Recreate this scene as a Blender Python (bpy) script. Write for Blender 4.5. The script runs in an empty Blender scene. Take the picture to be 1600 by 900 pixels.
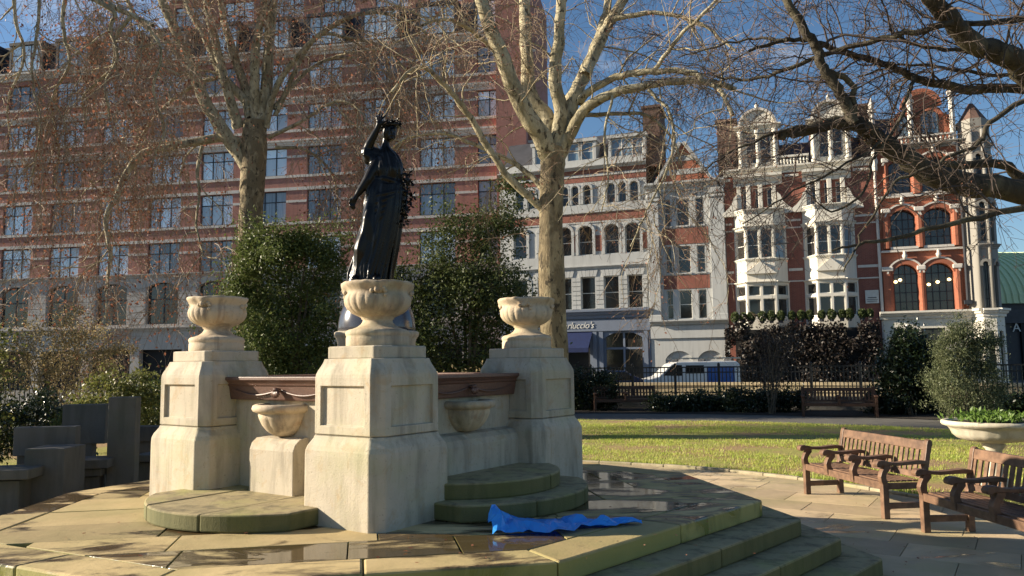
import bpy, bmesh, math, random
import numpy as np
from mathutils import Vector, Matrix

random.seed(7); np.random.seed(7)
SC = bpy.context.scene
COL = SC.collection
R = math.radians

# ------------------------------------------------------------------ camera, sky, sun, exposure
FPX, CAM_H, PITCH, ROLL = 1230.0, 1.8, math.atan(118.0 / 1230.0), 0.012
_f = Vector((0, math.cos(PITCH), math.sin(PITCH))); _u0 = Vector((0, -math.sin(PITCH), math.cos(PITCH))); _r0 = Vector((1, 0, 0))
_r = _r0 * math.cos(ROLL) - _u0 * math.sin(ROLL); _u = _r0 * math.sin(ROLL) + _u0 * math.cos(ROLL)
cam = bpy.data.cameras.new("camera"); camo = bpy.data.objects.new("camera", cam); COL.objects.link(camo)
m3 = Matrix((_r, _u, -_f)).transposed()
camo.matrix_world = Matrix.Translation((0, 0, CAM_H)) @ m3.to_4x4()
cam.sensor_width = 36.0; cam.lens = 36.0 * FPX / 1600.0; cam.clip_start = 0.05; cam.clip_end = 2000
SC.camera = camo
SC.render.resolution_x, SC.render.resolution_y = 1024, 576

SUN_AZ, SUN_EL = R(173.0), R(20.0)          # azimuth measured from +x towards +y
sun_dir = Vector((math.cos(SUN_AZ) * math.cos(SUN_EL), math.sin(SUN_AZ) * math.cos(SUN_EL), math.sin(SUN_EL)))
sl = bpy.data.lights.new("sun", 'SUN'); sl.energy = 5.0; sl.angle = R(0.55); sl.color = (1.0, 0.87, 0.68)
so = bpy.data.objects.new("sun", sl); COL.objects.link(so); so.rotation_euler = sun_dir.to_track_quat('Z', 'Y').to_euler(); so.location = (-30, 8, 30)
W = bpy.data.worlds.new("World"); SC.world = W; W.use_nodes = True
_n = W.node_tree.nodes; _l = W.node_tree.links
sky = _n.new('ShaderNodeTexSky'); sky.sky_type = 'NISHITA'; sky.sun_disc = False
sky.sun_elevation = SUN_EL; sky.sun_rotation = R(90) - SUN_AZ; sky.air_density = 1.0; sky.dust_density = 0.3; sky.ozone_density = 3.0; sky.altitude = 50
# a few thin wisps of cloud over the clear sky
tcw = _n.new('ShaderNodeTexCoord'); mpw = _n.new('ShaderNodeMapping'); mpw.inputs['Scale'].default_value = (2.2, 2.2, 5.0)
nzw = _n.new('ShaderNodeTexNoise'); nzw.inputs['Scale'].default_value = 2.6; nzw.inputs['Detail'].default_value = 8; nzw.inputs['Roughness'].default_value = .6
rpw = _n.new('ShaderNodeValToRGB'); rpw.color_ramp.elements[0].position = .56; rpw.color_ramp.elements[0].color = (0, 0, 0, 1); rpw.color_ramp.elements[1].position = .78; rpw.color_ramp.elements[1].color = (.55, .55, .55, 1)
mxw = _n.new('ShaderNodeMix'); mxw.data_type = 'RGBA'; mxw.inputs[7].default_value = (6.4, 6.5, 6.8, 1)
_l.new(tcw.outputs['Generated'], mpw.inputs['Vector']); _l.new(mpw.outputs[0], nzw.inputs['Vector']); _l.new(nzw.outputs[0], rpw.inputs[0])
_l.new(rpw.outputs[0], mxw.inputs[0]); hsw = _n.new('ShaderNodeHueSaturation'); hsw.inputs['Saturation'].default_value = 1.08; _l.new(sky.outputs[0], hsw.inputs['Color']); _l.new(hsw.outputs[0], mxw.inputs[6]); _l.new(mxw.outputs[2], _n['Background'].inputs[0])
_n['Background'].inputs[1].default_value = 0.058
SC.view_settings.view_transform = 'Standard'; SC.view_settings.look = 'None'; SC.view_settings.gamma = 1.0
SC.view_settings.use_curve_mapping = False; SC.view_settings.exposure = 1.2

# ------------------------------------------------------------------ sight lines -> places
def ray(px, py): return _f + _r * ((px - 800) / FPX) - _u * ((py - 450) / FPX)
def at(px, py, Y):
    d = ray(px, py); return Vector((0, 0, CAM_H)) + d * (Y / d.y)
def gz(px, py, z=0.0):
    d = ray(px, py); return Vector((0, 0, CAM_H)) + d * ((z - CAM_H) / d.z)

# ------------------------------------------------------------------ object helpers
def tag(o, label=None, cat=None, group=None, kind=None):
    if label: o['label'] = label
    if cat: o['category'] = cat
    if group: o['group'] = group
    if kind: o['kind'] = kind
    return o
def empty(name, loc=(0, 0, 0), rz=0.0, label=None, cat=None, group=None):
    o = bpy.data.objects.new(name, None); COL.objects.link(o); o.location = loc; o.rotation_euler = (0, 0, rz); o.empty_display_size = .1
    return tag(o, label, cat, group)
def link_mesh(name, me, m=None, parent=None, loc=None, rot=None, bevel=0, smooth=False):
    if m is not None and not me.materials: me.materials.append(m)
    o = bpy.data.objects.new(name, me); COL.objects.link(o)
    if parent: o.parent = parent
    if loc is not None: o.location = loc
    if rot is not None: o.rotation_euler = rot
    if smooth: me.polygons.foreach_set('use_smooth', [True] * len(me.polygons))
    if bevel:
        b = o.modifiers.new('bevel', 'BEVEL'); b.width = bevel; b.segments = 2; b.limit_method = 'ANGLE'; b.angle_limit = R(35)
    return o
class MB:
    def __init__(s): s.v = []; s.f = []
    def add(s, vs, fs):
        k = len(s.v); s.v += [tuple(v) for v in vs]; s.f += [tuple(i + k for i in f) for f in fs]; return s
    def box(s, x0, x1, y0, y1, z0, z1):
        x0, x1 = min(x0, x1), max(x0, x1); y0, y1 = min(y0, y1), max(y0, y1); z0, z1 = min(z0, z1), max(z0, z1)
        return s.add([(x0,y0,z0),(x1,y0,z0),(x1,y1,z0),(x0,y1,z0),(x0,y0,z1),(x1,y0,z1),(x1,y1,z1),(x0,y1,z1)],
                     [(0,3,2,1),(4,5,6,7),(0,1,5,4),(1,2,6,5),(2,3,7,6),(3,0,4,7)])
    def prism(s, pts, a, b, plane='xy'):
        # pts: 2-D polygon; extruded from a to b along the third axis
        n = len(pts)
        if plane == 'xy': P = lambda p, t: (p[0], p[1], t)
        elif plane == 'xz': P = lambda p, t: (p[0], t, p[1])
        else: P = lambda p, t: (t, p[0], p[1])
        vs = [P(p, a) for p in pts] + [P(p, b) for p in pts]
        fs = [tuple(range(n)), tuple(range(2 * n - 1, n - 1, -1))] + [(i, i + n, (i + 1) % n + n, (i + 1) % n) for i in range(n)]
        return s.add(vs, fs)
    def loft(s, rings, cap=True, closed=True):
        n = len(rings[0]); vs = [p for r in rings for p in r]; fs = []
        for k in range(len(rings) - 1):
            for i in range(n if closed else n - 1):
                j = (i + 1) % n; fs.append((k*n+i, k*n+j, (k+1)*n+j, (k+1)*n+i))
        if cap: fs.append(tuple(range(n - 1, -1, -1))); fs.append(tuple((len(rings) - 1) * n + i for i in range(n)))
        return s.add(vs, fs)
    def lathe(s, prof, n=32, fn=None, a0=0.0, a1=2 * math.pi, c=(0, 0, 0)):
        full = abs(a1 - a0 - 2 * math.pi) < 1e-6; m = n if full else n + 1; rings = []
        for r, z in prof:
            rr = []
            for i in range(m):
                a = a0 + (a1 - a0) * i / n; q, zz = (fn(a, r, z) if fn else (r, z))
                rr.append((c[0] + q * math.cos(a), c[1] + q * math.sin(a), c[2] + zz))
            rings.append(rr)
        return s.loft(rings, cap=full, closed=full)
    def tube(s, pts, rad, n=6, cap=True):
        pts = [Vector(p) for p in pts]; rings = []; t0 = None; nrm = None
        if not hasattr(rad, '__len__'): rad = [rad] * len(pts)
        for i, p in enumerate(pts):
            t = (pts[min(i + 1, len(pts) - 1)] - pts[max(i - 1, 0)]).normalized()
            if nrm is None: nrm = t.orthogonal().normalized()
            else: nrm = (nrm - t * nrm.dot(t)); nrm = nrm.normalized() if nrm.length > 1e-5 else t.orthogonal().normalized()
            b = t.cross(nrm)
            rings.append([p + (nrm * math.cos(a) + b * math.sin(a)) * rad[i] for a in [2 * math.pi * k / n for k in range(n)]])
        return s.loft(rings, cap)
    def xform(s, mtx, start=0):
        for i in range(start, len(s.v)): s.v[i] = tuple(mtx @ Vector(s.v[i]))
        return s
    def mesh(s, name='mesh'):
        me = bpy.data.meshes.new(name); me.from_pydata(s.v, [], s.f); me.update()
        bm = bmesh.new(); bm.from_mesh(me); bmesh.ops.recalc_face_normals(bm, faces=bm.faces); bm.to_mesh(me); bm.free(); return me
    def build(s, name, m, parent=None, **kw): return link_mesh(name, s.mesh(name), m, parent, **kw)
def np_mesh(name, V, Fq):
    """fast mesh: V (n,3) floats, Fq (m,k) ints"""
    V = np.asarray(V, dtype=np.float32); Fq = np.asarray(Fq, dtype=np.int32); k = Fq.shape[1]
    me = bpy.data.meshes.new(name); me.vertices.add(len(V)); me.vertices.foreach_set('co', V.ravel())
    me.loops.add(Fq.size); me.loops.foreach_set('vertex_index', Fq.ravel()); me.polygons.add(len(Fq))
    me.polygons.foreach_set('loop_start', np.arange(0, Fq.size, k, dtype=np.int32)); me.update(calc_edges=True); me.validate(); return me
def copy_tree(o, parent=None):
    c = o.copy(); COL.objects.link(c); c.parent = parent
    for ch in list(o.children): copy_tree(ch, c)
    return c

# ------------------------------------------------------------------ materials
class N:
    def __init__(s, name):
        s.m = bpy.data.materials.new(name); s.m.use_nodes = True; s.t = s.m.node_tree; s.b = s.t.nodes['Principled BSDF']; s.tc = None
    def n(s, typ, **kw):
        x = s.t.nodes.new('ShaderNode' + typ)
        for k, v in kw.items():
            if k in x.inputs: x.inputs[k].default_value = v
            else: setattr(x, k, v)
        return x
    def l(s, a, b): s.t.links.new(a, b)
    def co(s, kind='Object', scale=(1, 1, 1)):
        if s.tc is None: s.tc = s.n('TexCoord'); s.oi = s.n('ObjectInfo')
        mp = s.n('Mapping'); mp.inputs['Scale'].default_value = scale
        if kind == 'World':
            g = s.n('NewGeometry'); s.l(g.outputs['Position'], mp.inputs['Vector'])
        else: s.l(s.tc.outputs[kind], mp.inputs['Vector'])
        return mp.outputs[0]
    def noise(s, vec, scale=5, detail=5, rough=.55, dist=0.0):
        x = s.n('TexNoise'); x.inputs['Scale'].default_value = scale; x.inputs['Detail'].default_value = detail
        x.inputs['Roughness'].default_value = rough; x.inputs['Distortion'].default_value = dist; s.l(vec, x.inputs['Vector']); return x.outputs[0]
    def ramp(s, fac, stops):
        x = s.n('ValToRGB'); cr = x.color_ramp
        while len(cr.elements) < len(stops): cr.elements.new(.5)
        for e, (p, c) in zip(cr.elements, stops): e.position = p; e.color = (*c, 1) if hasattr(c, '__len__') else (c, c, c, 1)
        s.l(fac, x.inputs[0]); return x.outputs[0]
    def mix(s, fac, a, b, mode='MIX'):
        x = s.n('Mix'); x.data_type = 'RGBA'; x.blend_type = mode
        for i, q in ((0, fac), (6, a), (7, b)):
            if hasattr(q, 'is_linked'): s.l(q, x.inputs[i])
            else: x.inputs[i].default_value = (*q, 1) if hasattr(q, '__len__') else q
        return x.outputs[2]
    def math(s, op, a, b=0.5):
        x = s.n('Math'); x.operation = op
        for i, q in enumerate((a, b)):
            if hasattr(q, 'is_linked'): s.l(q, x.inputs[i])
            else: x.inputs[i].default_value = q
        return x.outputs[0]
    def bump(s, h, strength=.3, dist=.02):
        x = s.n('Bump'); x.inputs['Strength'].default_value = strength; x.inputs['Distance'].default_value = dist
        s.l(h, x.inputs['Height']); s.l(x.outputs[0], s.b.inputs['Normal'])
    def set(s, col=None, rough=None, metal=None, spec=None):
        for k, q in (('Base Color', col), ('Roughness', rough), ('Metallic', metal), ('Specular IOR Level', spec)):
            if q is None: continue
            if hasattr(q, 'is_linked'): s.l(q, s.b.inputs[k])
            else: s.b.inputs[k].default_value = (*q, 1) if hasattr(q, '__len__') else q
        return s.m
def vary(c, k): return tuple(min(1, x * k) for x in c)
def simple(name, c, c2=None, scale=6, rough=.75, metal=0, spec=.4, bump=0, bscale=60, rnd=.12, coord='Object', bdist=.01):
    w = N(name); v = w.co(coord); f = w.noise(v, scale, 6, .6)
    col = w.mix(w.ramp(f, [(.35, 0.0), (.65, 1.0)]), c, c2 or vary(c, .75))
    if rnd:
        k = w.math('ADD', w.math('MULTIPLY', w.oi.outputs['Random'], 2 * rnd), 1 - rnd); col = w.mix(1.0, col, k, 'MULTIPLY')
    if bump: w.bump(w.noise(v, bscale, 6, .65), bump, bdist)
    return w.set(col, rough, metal, spec)

def stone_mat(name, base, dark, green, brown, gamt=.4, damt=.5, rough=.82, streak=True, bump=.35, coord='World', pores=True):
    """weathered limestone: mottling, rain streaks, algae and brown stains that belong to the stone"""
    w = N(name); v = w.co(coord); vs = w.co(coord, (3.2, 3.2, .45))
    a = w.noise(v, 3.1, 8, .62); b = w.noise(vs, 2.2, 6, .6, .4); c = w.noise(v, 1.3, 6, .6, .3); d = w.noise(v, 38, 5, .7)
    col = w.mix(w.ramp(a, [(.3, 0.0), (.72, 1.0)]), base, vary(base, .8))
    if streak: col = w.mix(w.math('MULTIPLY', w.ramp(b, [(.47, 0.0), (.66, 1.0)]), damt), col, dark)
    col = w.mix(w.math('MULTIPLY', w.ramp(c, [(.5, 0.0), (.7, 1.0)]), gamt), col, green)
    e = w.noise(v, 5.5, 7, .7, .6); col = w.mix(w.math('MULTIPLY', w.ramp(e, [(.54, 0.0), (.66, 1.0)]), .45), col, brown)
    if pores: col = w.mix(w.math('MULTIPLY', w.ramp(d, [(.60, 0.0), (.68, 1.0)]), .5), col, dark)
    k = w.math('ADD', w.math('MULTIPLY', w.oi.outputs['Random'], .16), .92); col = w.mix(1.0, col, k, 'MULTIPLY')
    h = w.math('ADD', w.math('MULTIPLY', w.noise(v, 70, 6, .7), .5), a); w.bump(h, bump, .012)
    return w.set(col, rough, 0, .35)

M = {}
M['stone'] = stone_mat('pale_stone', (.52, .455, .35), (.17, .15, .11), (.38, .37, .20), (.40, .27, .14), gamt=.55, damt=.55, bump=.6)
M['urn'] = stone_mat('urn_stone', (.58, .47, .33), (.20, .16, .12), (.38, .36, .20), (.40, .24, .13), gamt=.6, damt=.8, bump=.6)
def add_riser_algae_shade(m, col, amt):
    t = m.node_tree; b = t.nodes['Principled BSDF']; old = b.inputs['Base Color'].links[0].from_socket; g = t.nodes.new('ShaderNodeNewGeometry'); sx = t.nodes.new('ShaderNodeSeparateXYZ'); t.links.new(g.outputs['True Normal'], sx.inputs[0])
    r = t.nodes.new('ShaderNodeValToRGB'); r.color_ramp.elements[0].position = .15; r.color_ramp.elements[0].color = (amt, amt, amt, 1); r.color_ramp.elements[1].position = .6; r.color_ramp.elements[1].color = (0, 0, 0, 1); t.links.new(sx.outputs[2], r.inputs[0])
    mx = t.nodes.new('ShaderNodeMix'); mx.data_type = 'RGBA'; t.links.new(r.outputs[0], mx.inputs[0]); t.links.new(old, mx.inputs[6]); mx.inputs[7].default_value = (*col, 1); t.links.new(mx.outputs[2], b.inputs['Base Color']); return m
M['step'] = stone_mat('step_stone', (.40, .325, .175), (.11, .095, .055), (.33, .33, .09), (.20, .15, .08), gamt=.75, damt=.75, bump=.7); add_riser_algae_shade(M['step'], (.085, .092, .028), .8)  # riser green is algae, taken darker to deepen the shade on the steps
M['granite'] = simple('brown_granite', (.15, .078, .056), (.10, .052, .038), 55, .42, 0, .5, .1, 150, coord='World')
M['dome'] = simple('dark_granite', (.045, .047, .06), (.075, .075, .09), 140, .16, 0, .6, rnd=.03)
M['concrete'] = stone_mat('grey_concrete', (.115, .11, .10), (.06, .06, .052), (.09, .095, .055), (.09, .075, .055), gamt=.4, damt=.6)
M['planter'] = stone_mat('planter_stone', (.66, .60, .47), (.22, .2, .15), (.42, .40, .22), (.40, .3, .18), gamt=.35, damt=.4)

def paving_mat(name, base, alt, wetcol, wet=.55, wetlo=.5, rough=.78):
    """sandstone flags: each its own tone, wet patches dark and glossy, algae"""
    w = N(name); v = w.co('World'); a = w.noise(v, 2.4, 8, .65, .3); n2 = w.noise(w.co('World', (1, 2.2, 1)), 1.1, 6, .6, .8); g = w.noise(v, .9, 6, .6)
    col = w.mix(w.ramp(a, [(.3, 0.0), (.7, 1.0)]), base, alt)
    col = w.mix(w.math('MULTIPLY', w.ramp(g, [(.45, 0.0), (.65, 1.0)]), .45), col, (.30, .29, .10))
    k = w.math('ADD', w.math('MULTIPLY', w.oi.outputs['Random'], .44), .74); col = w.mix(1.0, col, k, 'MULTIPLY')
    off = w.math('ADD', n2, w.math('MULTIPLY', w.math('SUBTRACT', w.oi.outputs['Random'], .5), .22))
    wm = w.ramp(off, [(wetlo, 0.0), (wetlo + .09, 1.0)])
    col = w.mix(w.math('MULTIPLY', wm, wet), col, wetcol)
    pud = w.ramp(off, [(wetlo + .09, 0.0), (wetlo + .13, 1.0)])
    r1 = w.mix(wm, (rough,) * 3, (.42,) * 3); r2 = w.mix(pud, r1, (.06,) * 3)
    fine = w.math('ADD', w.math('MULTIPLY', w.noise(v, 55, 6, .7), .5), w.noise(v, 9, 6, .6))
    h = w.mix(pud, fine, (.4, .4, .4)); w.bump(h, .45, .012)
    return w.set(col, r2, 0, .45)
M['flag'] = paving_mat('platform_flag', (.60, .455, .22), (.45, .335, .15), (.07, .046, .022), wet=.96, wetlo=.485); add_riser_algae_shade(M['flag'], (.24, .25, .06), .7)
M['flag_wet'] = paving_mat('wet_platform_flag', (.50, .38, .18), (.36, .27, .12), (.06, .042, .02), wet=.96, wetlo=.395); add_riser_algae_shade(M['flag_wet'], (.24, .24, .07), .6)
M['path'] = paving_mat('path_flag', (.60, .46, .28), (.49, .375, .235), (.24, .185, .12), wet=.5, wetlo=.56, rough=.7)
M['joint'] = simple('joint_dirt', (.10, .085, .06), (.06, .055, .04), 20, .95)
M['kerb'] = stone_mat('edging_stone', (.42, .36, .24), (.2, .17, .1), (.28, .29, .1), (.25, .2, .12), gamt=.6)
M['farpath'] = simple('far_path', (.15, .14, .12), (.115, .108, .095), 3, .85, bump=.2)
M['soil'] = simple('bed_soil', (.045, .033, .022), (.025, .02, .014), 8, .95, bump=.8, bscale=18, bdist=.05)
M['road'] = simple('asphalt', (.07, .07, .07), (.05, .05, .052), 4, .85, bump=.2)
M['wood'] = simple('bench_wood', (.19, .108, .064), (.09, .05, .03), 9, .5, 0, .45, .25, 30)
M['shaded_wood'] = simple('shaded_bench_wood', (.10, .05, .03), (.06, .032, .02), 9, .6, 0, .3, .2, 30)  # darker copy of the bench wood, deep shade put into its colour
M['iron'] = simple('black_iron', (.012, .012, .012), (.02, .02, .02), 30, .45)
M['bronze'] = None
# ================================================================== the ground
FC = Vector((-1.36, 7.9, 0))                    # centre of the round garden and its fountain
def sheet(name, pts, z, m, kind='structure'):
    o = MB().add([(p[0], p[1], z) for p in pts], [tuple(range(len(pts)))]).build(name, m); tag(o, kind=kind); return o
def ring(name, r0, r1, z, m, n=128, a0=0, a1=2 * math.pi, wob=0.0):
    vs, fs = [], []
    for i in range(n + 1):
        a = a0 + (a1 - a0) * i / n
        for r in (r0, r1): vs.append((FC.x + r * math.cos(a), FC.y + r * math.sin(a), z))
    for i in range(n): fs.append((2*i, 2*i+1, 2*i+3, 2*i+2))
    o = MB().add(vs, fs).build(name, m); tag(o, kind='structure'); return o
sheet('ground', [(-900, -900), (900, -900), (900, 900), (-900, 900)], -.06, M['road'])
ring('bed_soil', 20.6, 25.2, .03, M['soil'])
ring('garden_path', 17.4, 20.6, .012, M['farpath'])

# lawn: a gently uneven sheet with worn muddy patches
w = N('lawn_ground'); v = w.co('World'); a = w.noise(v, .55, 7, .62, .3); b = w.noise(v, 6, 6, .7)
col = w.mix(w.ramp(b, [(.35, 0.0), (.65, 1.0)]), (.28, .29, .07), (.33, .29, .10))
col = w.mix(w.ramp(a, [(.45, 0.0), (.55, 1.0)]), col, (.33, .225, .12)); w.bump(w.noise(v, 25, 6, .7), .8, .04)
M['lawn'] = w.set(col, .95, 0, .2)
ring('lawn', 7.05, 17.4, .022, M['lawn'], 160)
base = ring('path', .5, 7.0, -.004, M['joint'], 96)
edg_me = None
na = 74
for i in range(na):                                 # stone edging between path and lawn
    a = 2 * math.pi * i / na; d = 2 * math.pi / na
    p = FC + Vector((math.cos(a), math.sin(a), 0)) * 7.03
    if p.y < 1.5: continue
    if edg_me is None:
        edg_me = MB().box(-.05, .05, -.293, .293, -.1, .05).mesh('edging_stone'); edg_me.materials.append(M['kerb'])
    o = bpy.data.objects.new('edging_stone', edg_me); COL.objects.link(o); o.parent = base; o.location = (p.x, p.y, random.uniform(-.006, .006)); o.rotation_euler = (0, 0, a + random.uniform(-.012, .012))
    b_ = o.modifiers.new('b', 'BEVEL'); b_.width = .012; b_.segments = 2

def clip_poly(poly, a, b, keep_left=True):
    """Sutherland-Hodgman against the line a->b"""
    out = []; n = len(poly)
    side = lambda p: ((b[0]-a[0])*(p[1]-a[1]) - (b[1]-a[1])*(p[0]-a[0])) * (1 if keep_left else -1)
    for i in range(n):
        p, q = poly[i], poly[(i + 1) % n]; sp, sq = side(p), side(q)
        if sp >= 0: out.append(p)
        if sp * sq < 0:
            t = sp / (sp - sq); out.append((p[0] + (q[0]-p[0]) * t, p[1] + (q[1]-p[1]) * t))
    return out
def shrink(poly, g):
    n = len(poly); c = (sum(p[0] for p in poly) / n, sum(p[1] for p in poly) / n); r = list(poly)
    for i in range(n):
        a, b = poly[i], poly[(i + 1) % n]; dx, dy = b[0]-a[0], b[1]-a[1]; L = math.hypot(dx, dy)
        if L < 1e-4: continue
        nx, ny = -dy / L, dx / L
        r = clip_poly(r, (a[0] + nx * g, a[1] + ny * g), (b[0] + nx * g, b[1] + ny * g), True)
        if len(r) < 3: return []
    return r
def area(poly): return .5 * sum(poly[i][0]*poly[(i+1)%len(poly)][1] - poly[(i+1)%len(poly)][0]*poly[i][1] for i in range(len(poly)))
def slab(poly, z0, z1, m, parent, name, tilt=.004, bevel=.008):
    c = (sum(p[0] for p in poly) / len(poly), sum(p[1] for p in poly) / len(poly))
    o = MB().prism([(p[0]-c[0], p[1]-c[1]) for p in poly], z0, z1).build(name, m, parent, loc=(c[0], c[1], 0), bevel=bevel)
    o.rotation_euler = (random.uniform(-tilt, tilt), random.uniform(-tilt, tilt), 0); return o

# flagstones of the round path: courses square to the terrace of steps, cut to the circle
circ = [(FC.x + 6.97 * math.cos(2*math.pi*i/48), FC.y + 6.97 * math.sin(2*math.pi*i/48)) for i in range(48)]
ang = R(-33); ex = (math.cos(ang), math.sin(ang)); ey = (-ex[1], ex[0]); rs = random.Random(3)
row = -7.2
while row < 7.2:
    hgt = rs.choice([.62, .75, .9]); u = -7.5 + rs.uniform(0, .9)
    while u < 7.5:
        wd = rs.uniform(.7, 1.35)
        q = [(FC.x + ex[0]*uu + ey[0]*vv, FC.y + ex[1]*uu + ey[1]*vv) for uu, vv in ((u, row), (u+wd, row), (u+wd, row+hgt), (u, row+hgt))]
        u += wd
        cx, cy = sum(p[0] for p in q) / 4, sum(p[1] for p in q) / 4
        if cy < 3.2 or math.hypot(cx - FC.x, cy - FC.y) > 7.6 or math.hypot(cx - FC.x, cy - FC.y) < 3.1: continue
        if cx < -7.5 or (cx / cy > .8): continue
        for i in range(48):
            q = clip_poly(q, circ[i], circ[(i + 1) % 48])
            if len(q) < 3: break
        if len(q) < 3 or area(q) < .04: continue
        q = shrink(q, .003)
        if len(q) >= 3: slab(q, -.05, .012, M['path'], base, 'flagstone', .0025, .004)
    row += hgt

# street outside the railing: pavement, parapet of the ramp, road
ring('pavement', 25.2, 29.0, .0, simple('pavement_slab', (.30, .27, .22), (.24, .215, .18), 2, .85, bump=.2))
# ================================================================== stepped stone platform
PZ = .59; RIS = .147
P0 = [(-2.09, 4.51), (.266, 4.96), (2.17, 7.02), (1.83, 8.85), (-.3, 10.9), (-3.1, 10.4), (-4.4, 7.9), (-4.2, 5.55)]
def offset_poly(poly, d):
    n = len(poly); out = []
    for i in range(n):
        a, b, c = Vector(poly[i - 1]), Vector(poly[i]), Vector(poly[(i + 1) % n])
        e1 = (b - a).normalized(); e2 = (c - b).normalized(); n1 = Vector((e1.y, -e1.x)); n2 = Vector((e2.y, -e2.x))
        m = (n1 + n2).normalized(); out.append(tuple(b + m * (d / max(.3, m.dot(n1)))))
    return out
plat = empty('stone_platform', (0, 0, 0), label='octagonal mossy stone platform with steps carrying the fountain', cat='platform')
MB().prism(offset_poly(P0, -.02), .02, PZ - .03).build('core', M['joint'], plat)
rs = random.Random(11)
for lev in range(4):
    outer = offset_poly(P0, .28 * lev); inner = offset_poly(P0, .28 * lev - (.36 if lev == 0 else .34))
    z1 = PZ - RIS * lev; z0 = z1 - RIS + .002 if lev < 3 else -.05
    for e in range(8):
        a, b = Vector(outer[e]), Vector(outer[(e + 1) % 8]); c, d = Vector(inner[e]), Vector(inner[(e + 1) % 8])
        if e in (3, 4, 5) and lev > 0: k = 2
        else: k = max(2, round((b - a).length / rs.uniform(.95, 1.35)))
        cuts = [0] + sorted(min(.97, max(.03, (i + rs.uniform(-.16, .16)) / k)) for i in range(1, k)) + [1]
        for i in range(k):
            t0, t1 = cuts[i], cuts[i + 1]
            q = [tuple(a.lerp(b, t0)), tuple(a.lerp(b, t1)), tuple(c.lerp(d, t1)), tuple(c.lerp(d, t0))]
            q = shrink(q, .003)
            if len(q) < 3: continue
            dz = rs.uniform(-.004, .003)
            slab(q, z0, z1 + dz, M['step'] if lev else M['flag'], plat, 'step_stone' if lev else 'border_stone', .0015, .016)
inner = offset_poly(P0, -.36)
a = Vector(P0[1]) - Vector(P0[0]); a.normalize(); ex = (a.x, a.y); ey = (-a.y, a.x); row = -4.2
ctr = (-1.2, 7.75)
while row < 4.2:
    hgt = rs.choice([.5, .62, .78]); u = -4.6 + rs.uniform(0, .8)
    while u < 4.6:
        wd = rs.uniform(.7, 1.5)
        q = [(ctr[0] + ex[0]*uu + ey[0]*vv, ctr[1] + ex[1]*uu + ey[1]*vv) for uu, vv in ((u, row), (u+wd, row), (u+wd, row+hgt), (u, row+hgt))]; u += wd
        for i in range(8):
            q = clip_poly(q, inner[i], inner[(i + 1) % 8])
            if len(q) < 3: break
        if len(q) < 3 or area(q) < .03: continue
        q = shrink(q, .0045)
        if len(q) < 3: continue
        cx, cy = sum(p[0] for p in q) / len(q), sum(p[1] for p in q) / len(q)
        slab(q, PZ - .1, PZ + rs.uniform(-.005, .002), M['flag_wet'] if rs.random() < .5 else M['flag'], plat, 'paving_slab', .0025, .005)
    row += hgt

# ================================================================== the drinking fountain
FA = 1.08
fo = empty('fountain', (FC.x, FC.y, PZ), R(55), 'square drinking fountain of pale stone piers, brown granite bands and shell basins', 'fountain')
CH = .08
def oct_ring(h, z, ch=CH):
    c = ch * h / .38
    return [(-h, -h + c, z), (-h + c, -h, z), (h - c, -h, z), (h, -h + c, z), (h, h - c, z), (h - c, h, z), (-h + c, h, z), (-h, h - c, z)]
ped = {}
base_me = MB().loft([oct_ring(h, z) for h, z in ((.44, -.02), (.44, .52), (.437, .56), (.425, .595), (.405, .625), (.39, .648), (.383, .668), (.376, .676))]).mesh('pedestal')
sh = MB().loft([oct_ring(h, z) for h, z in ((.376, .678), (.382, .684), (.382, 1.115), (.379, 1.14), (.368, 1.17), (.352, 1.2), (.338, 1.228), (.331, 1.25), (.328, 1.262), (.30, 1.264))]).mesh('shaft')
bm = bmesh.new(); bm.from_mesh(sh)
fs = [f for f in bm.faces if abs(f.normal.z) < .02 and (f.calc_area() > .2) and max(v.co.z for v in f.verts) > 1.0]
for f in fs:
    bmesh.ops.inset_individual(bm, faces=[f], thickness=.088, depth=0); bmesh.ops.inset_individual(bm, faces=[f], thickness=.006, depth=-.026)
bm.to_mesh(sh); bm.free()
cap_me = MB().loft([oct_ring(h, z, .06) for h, z in ((.298, 1.262), (.298, 1.352), (.294, 1.362))]).mesh('cap')
for me in (base_me, sh, cap_me): me.materials.append(M['stone'])
for sx, sy in ((-1, -1), (1, -1), (-1, 1), (1, 1)):
    p = link_mesh('pedestal', base_me, None, fo, (sx * FA, sy * FA, 0), bevel=.02)
    link_mesh('shaft', sh, None, p, bevel=.012); link_mesh('cap', cap_me, None, p, bevel=.01)
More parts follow.
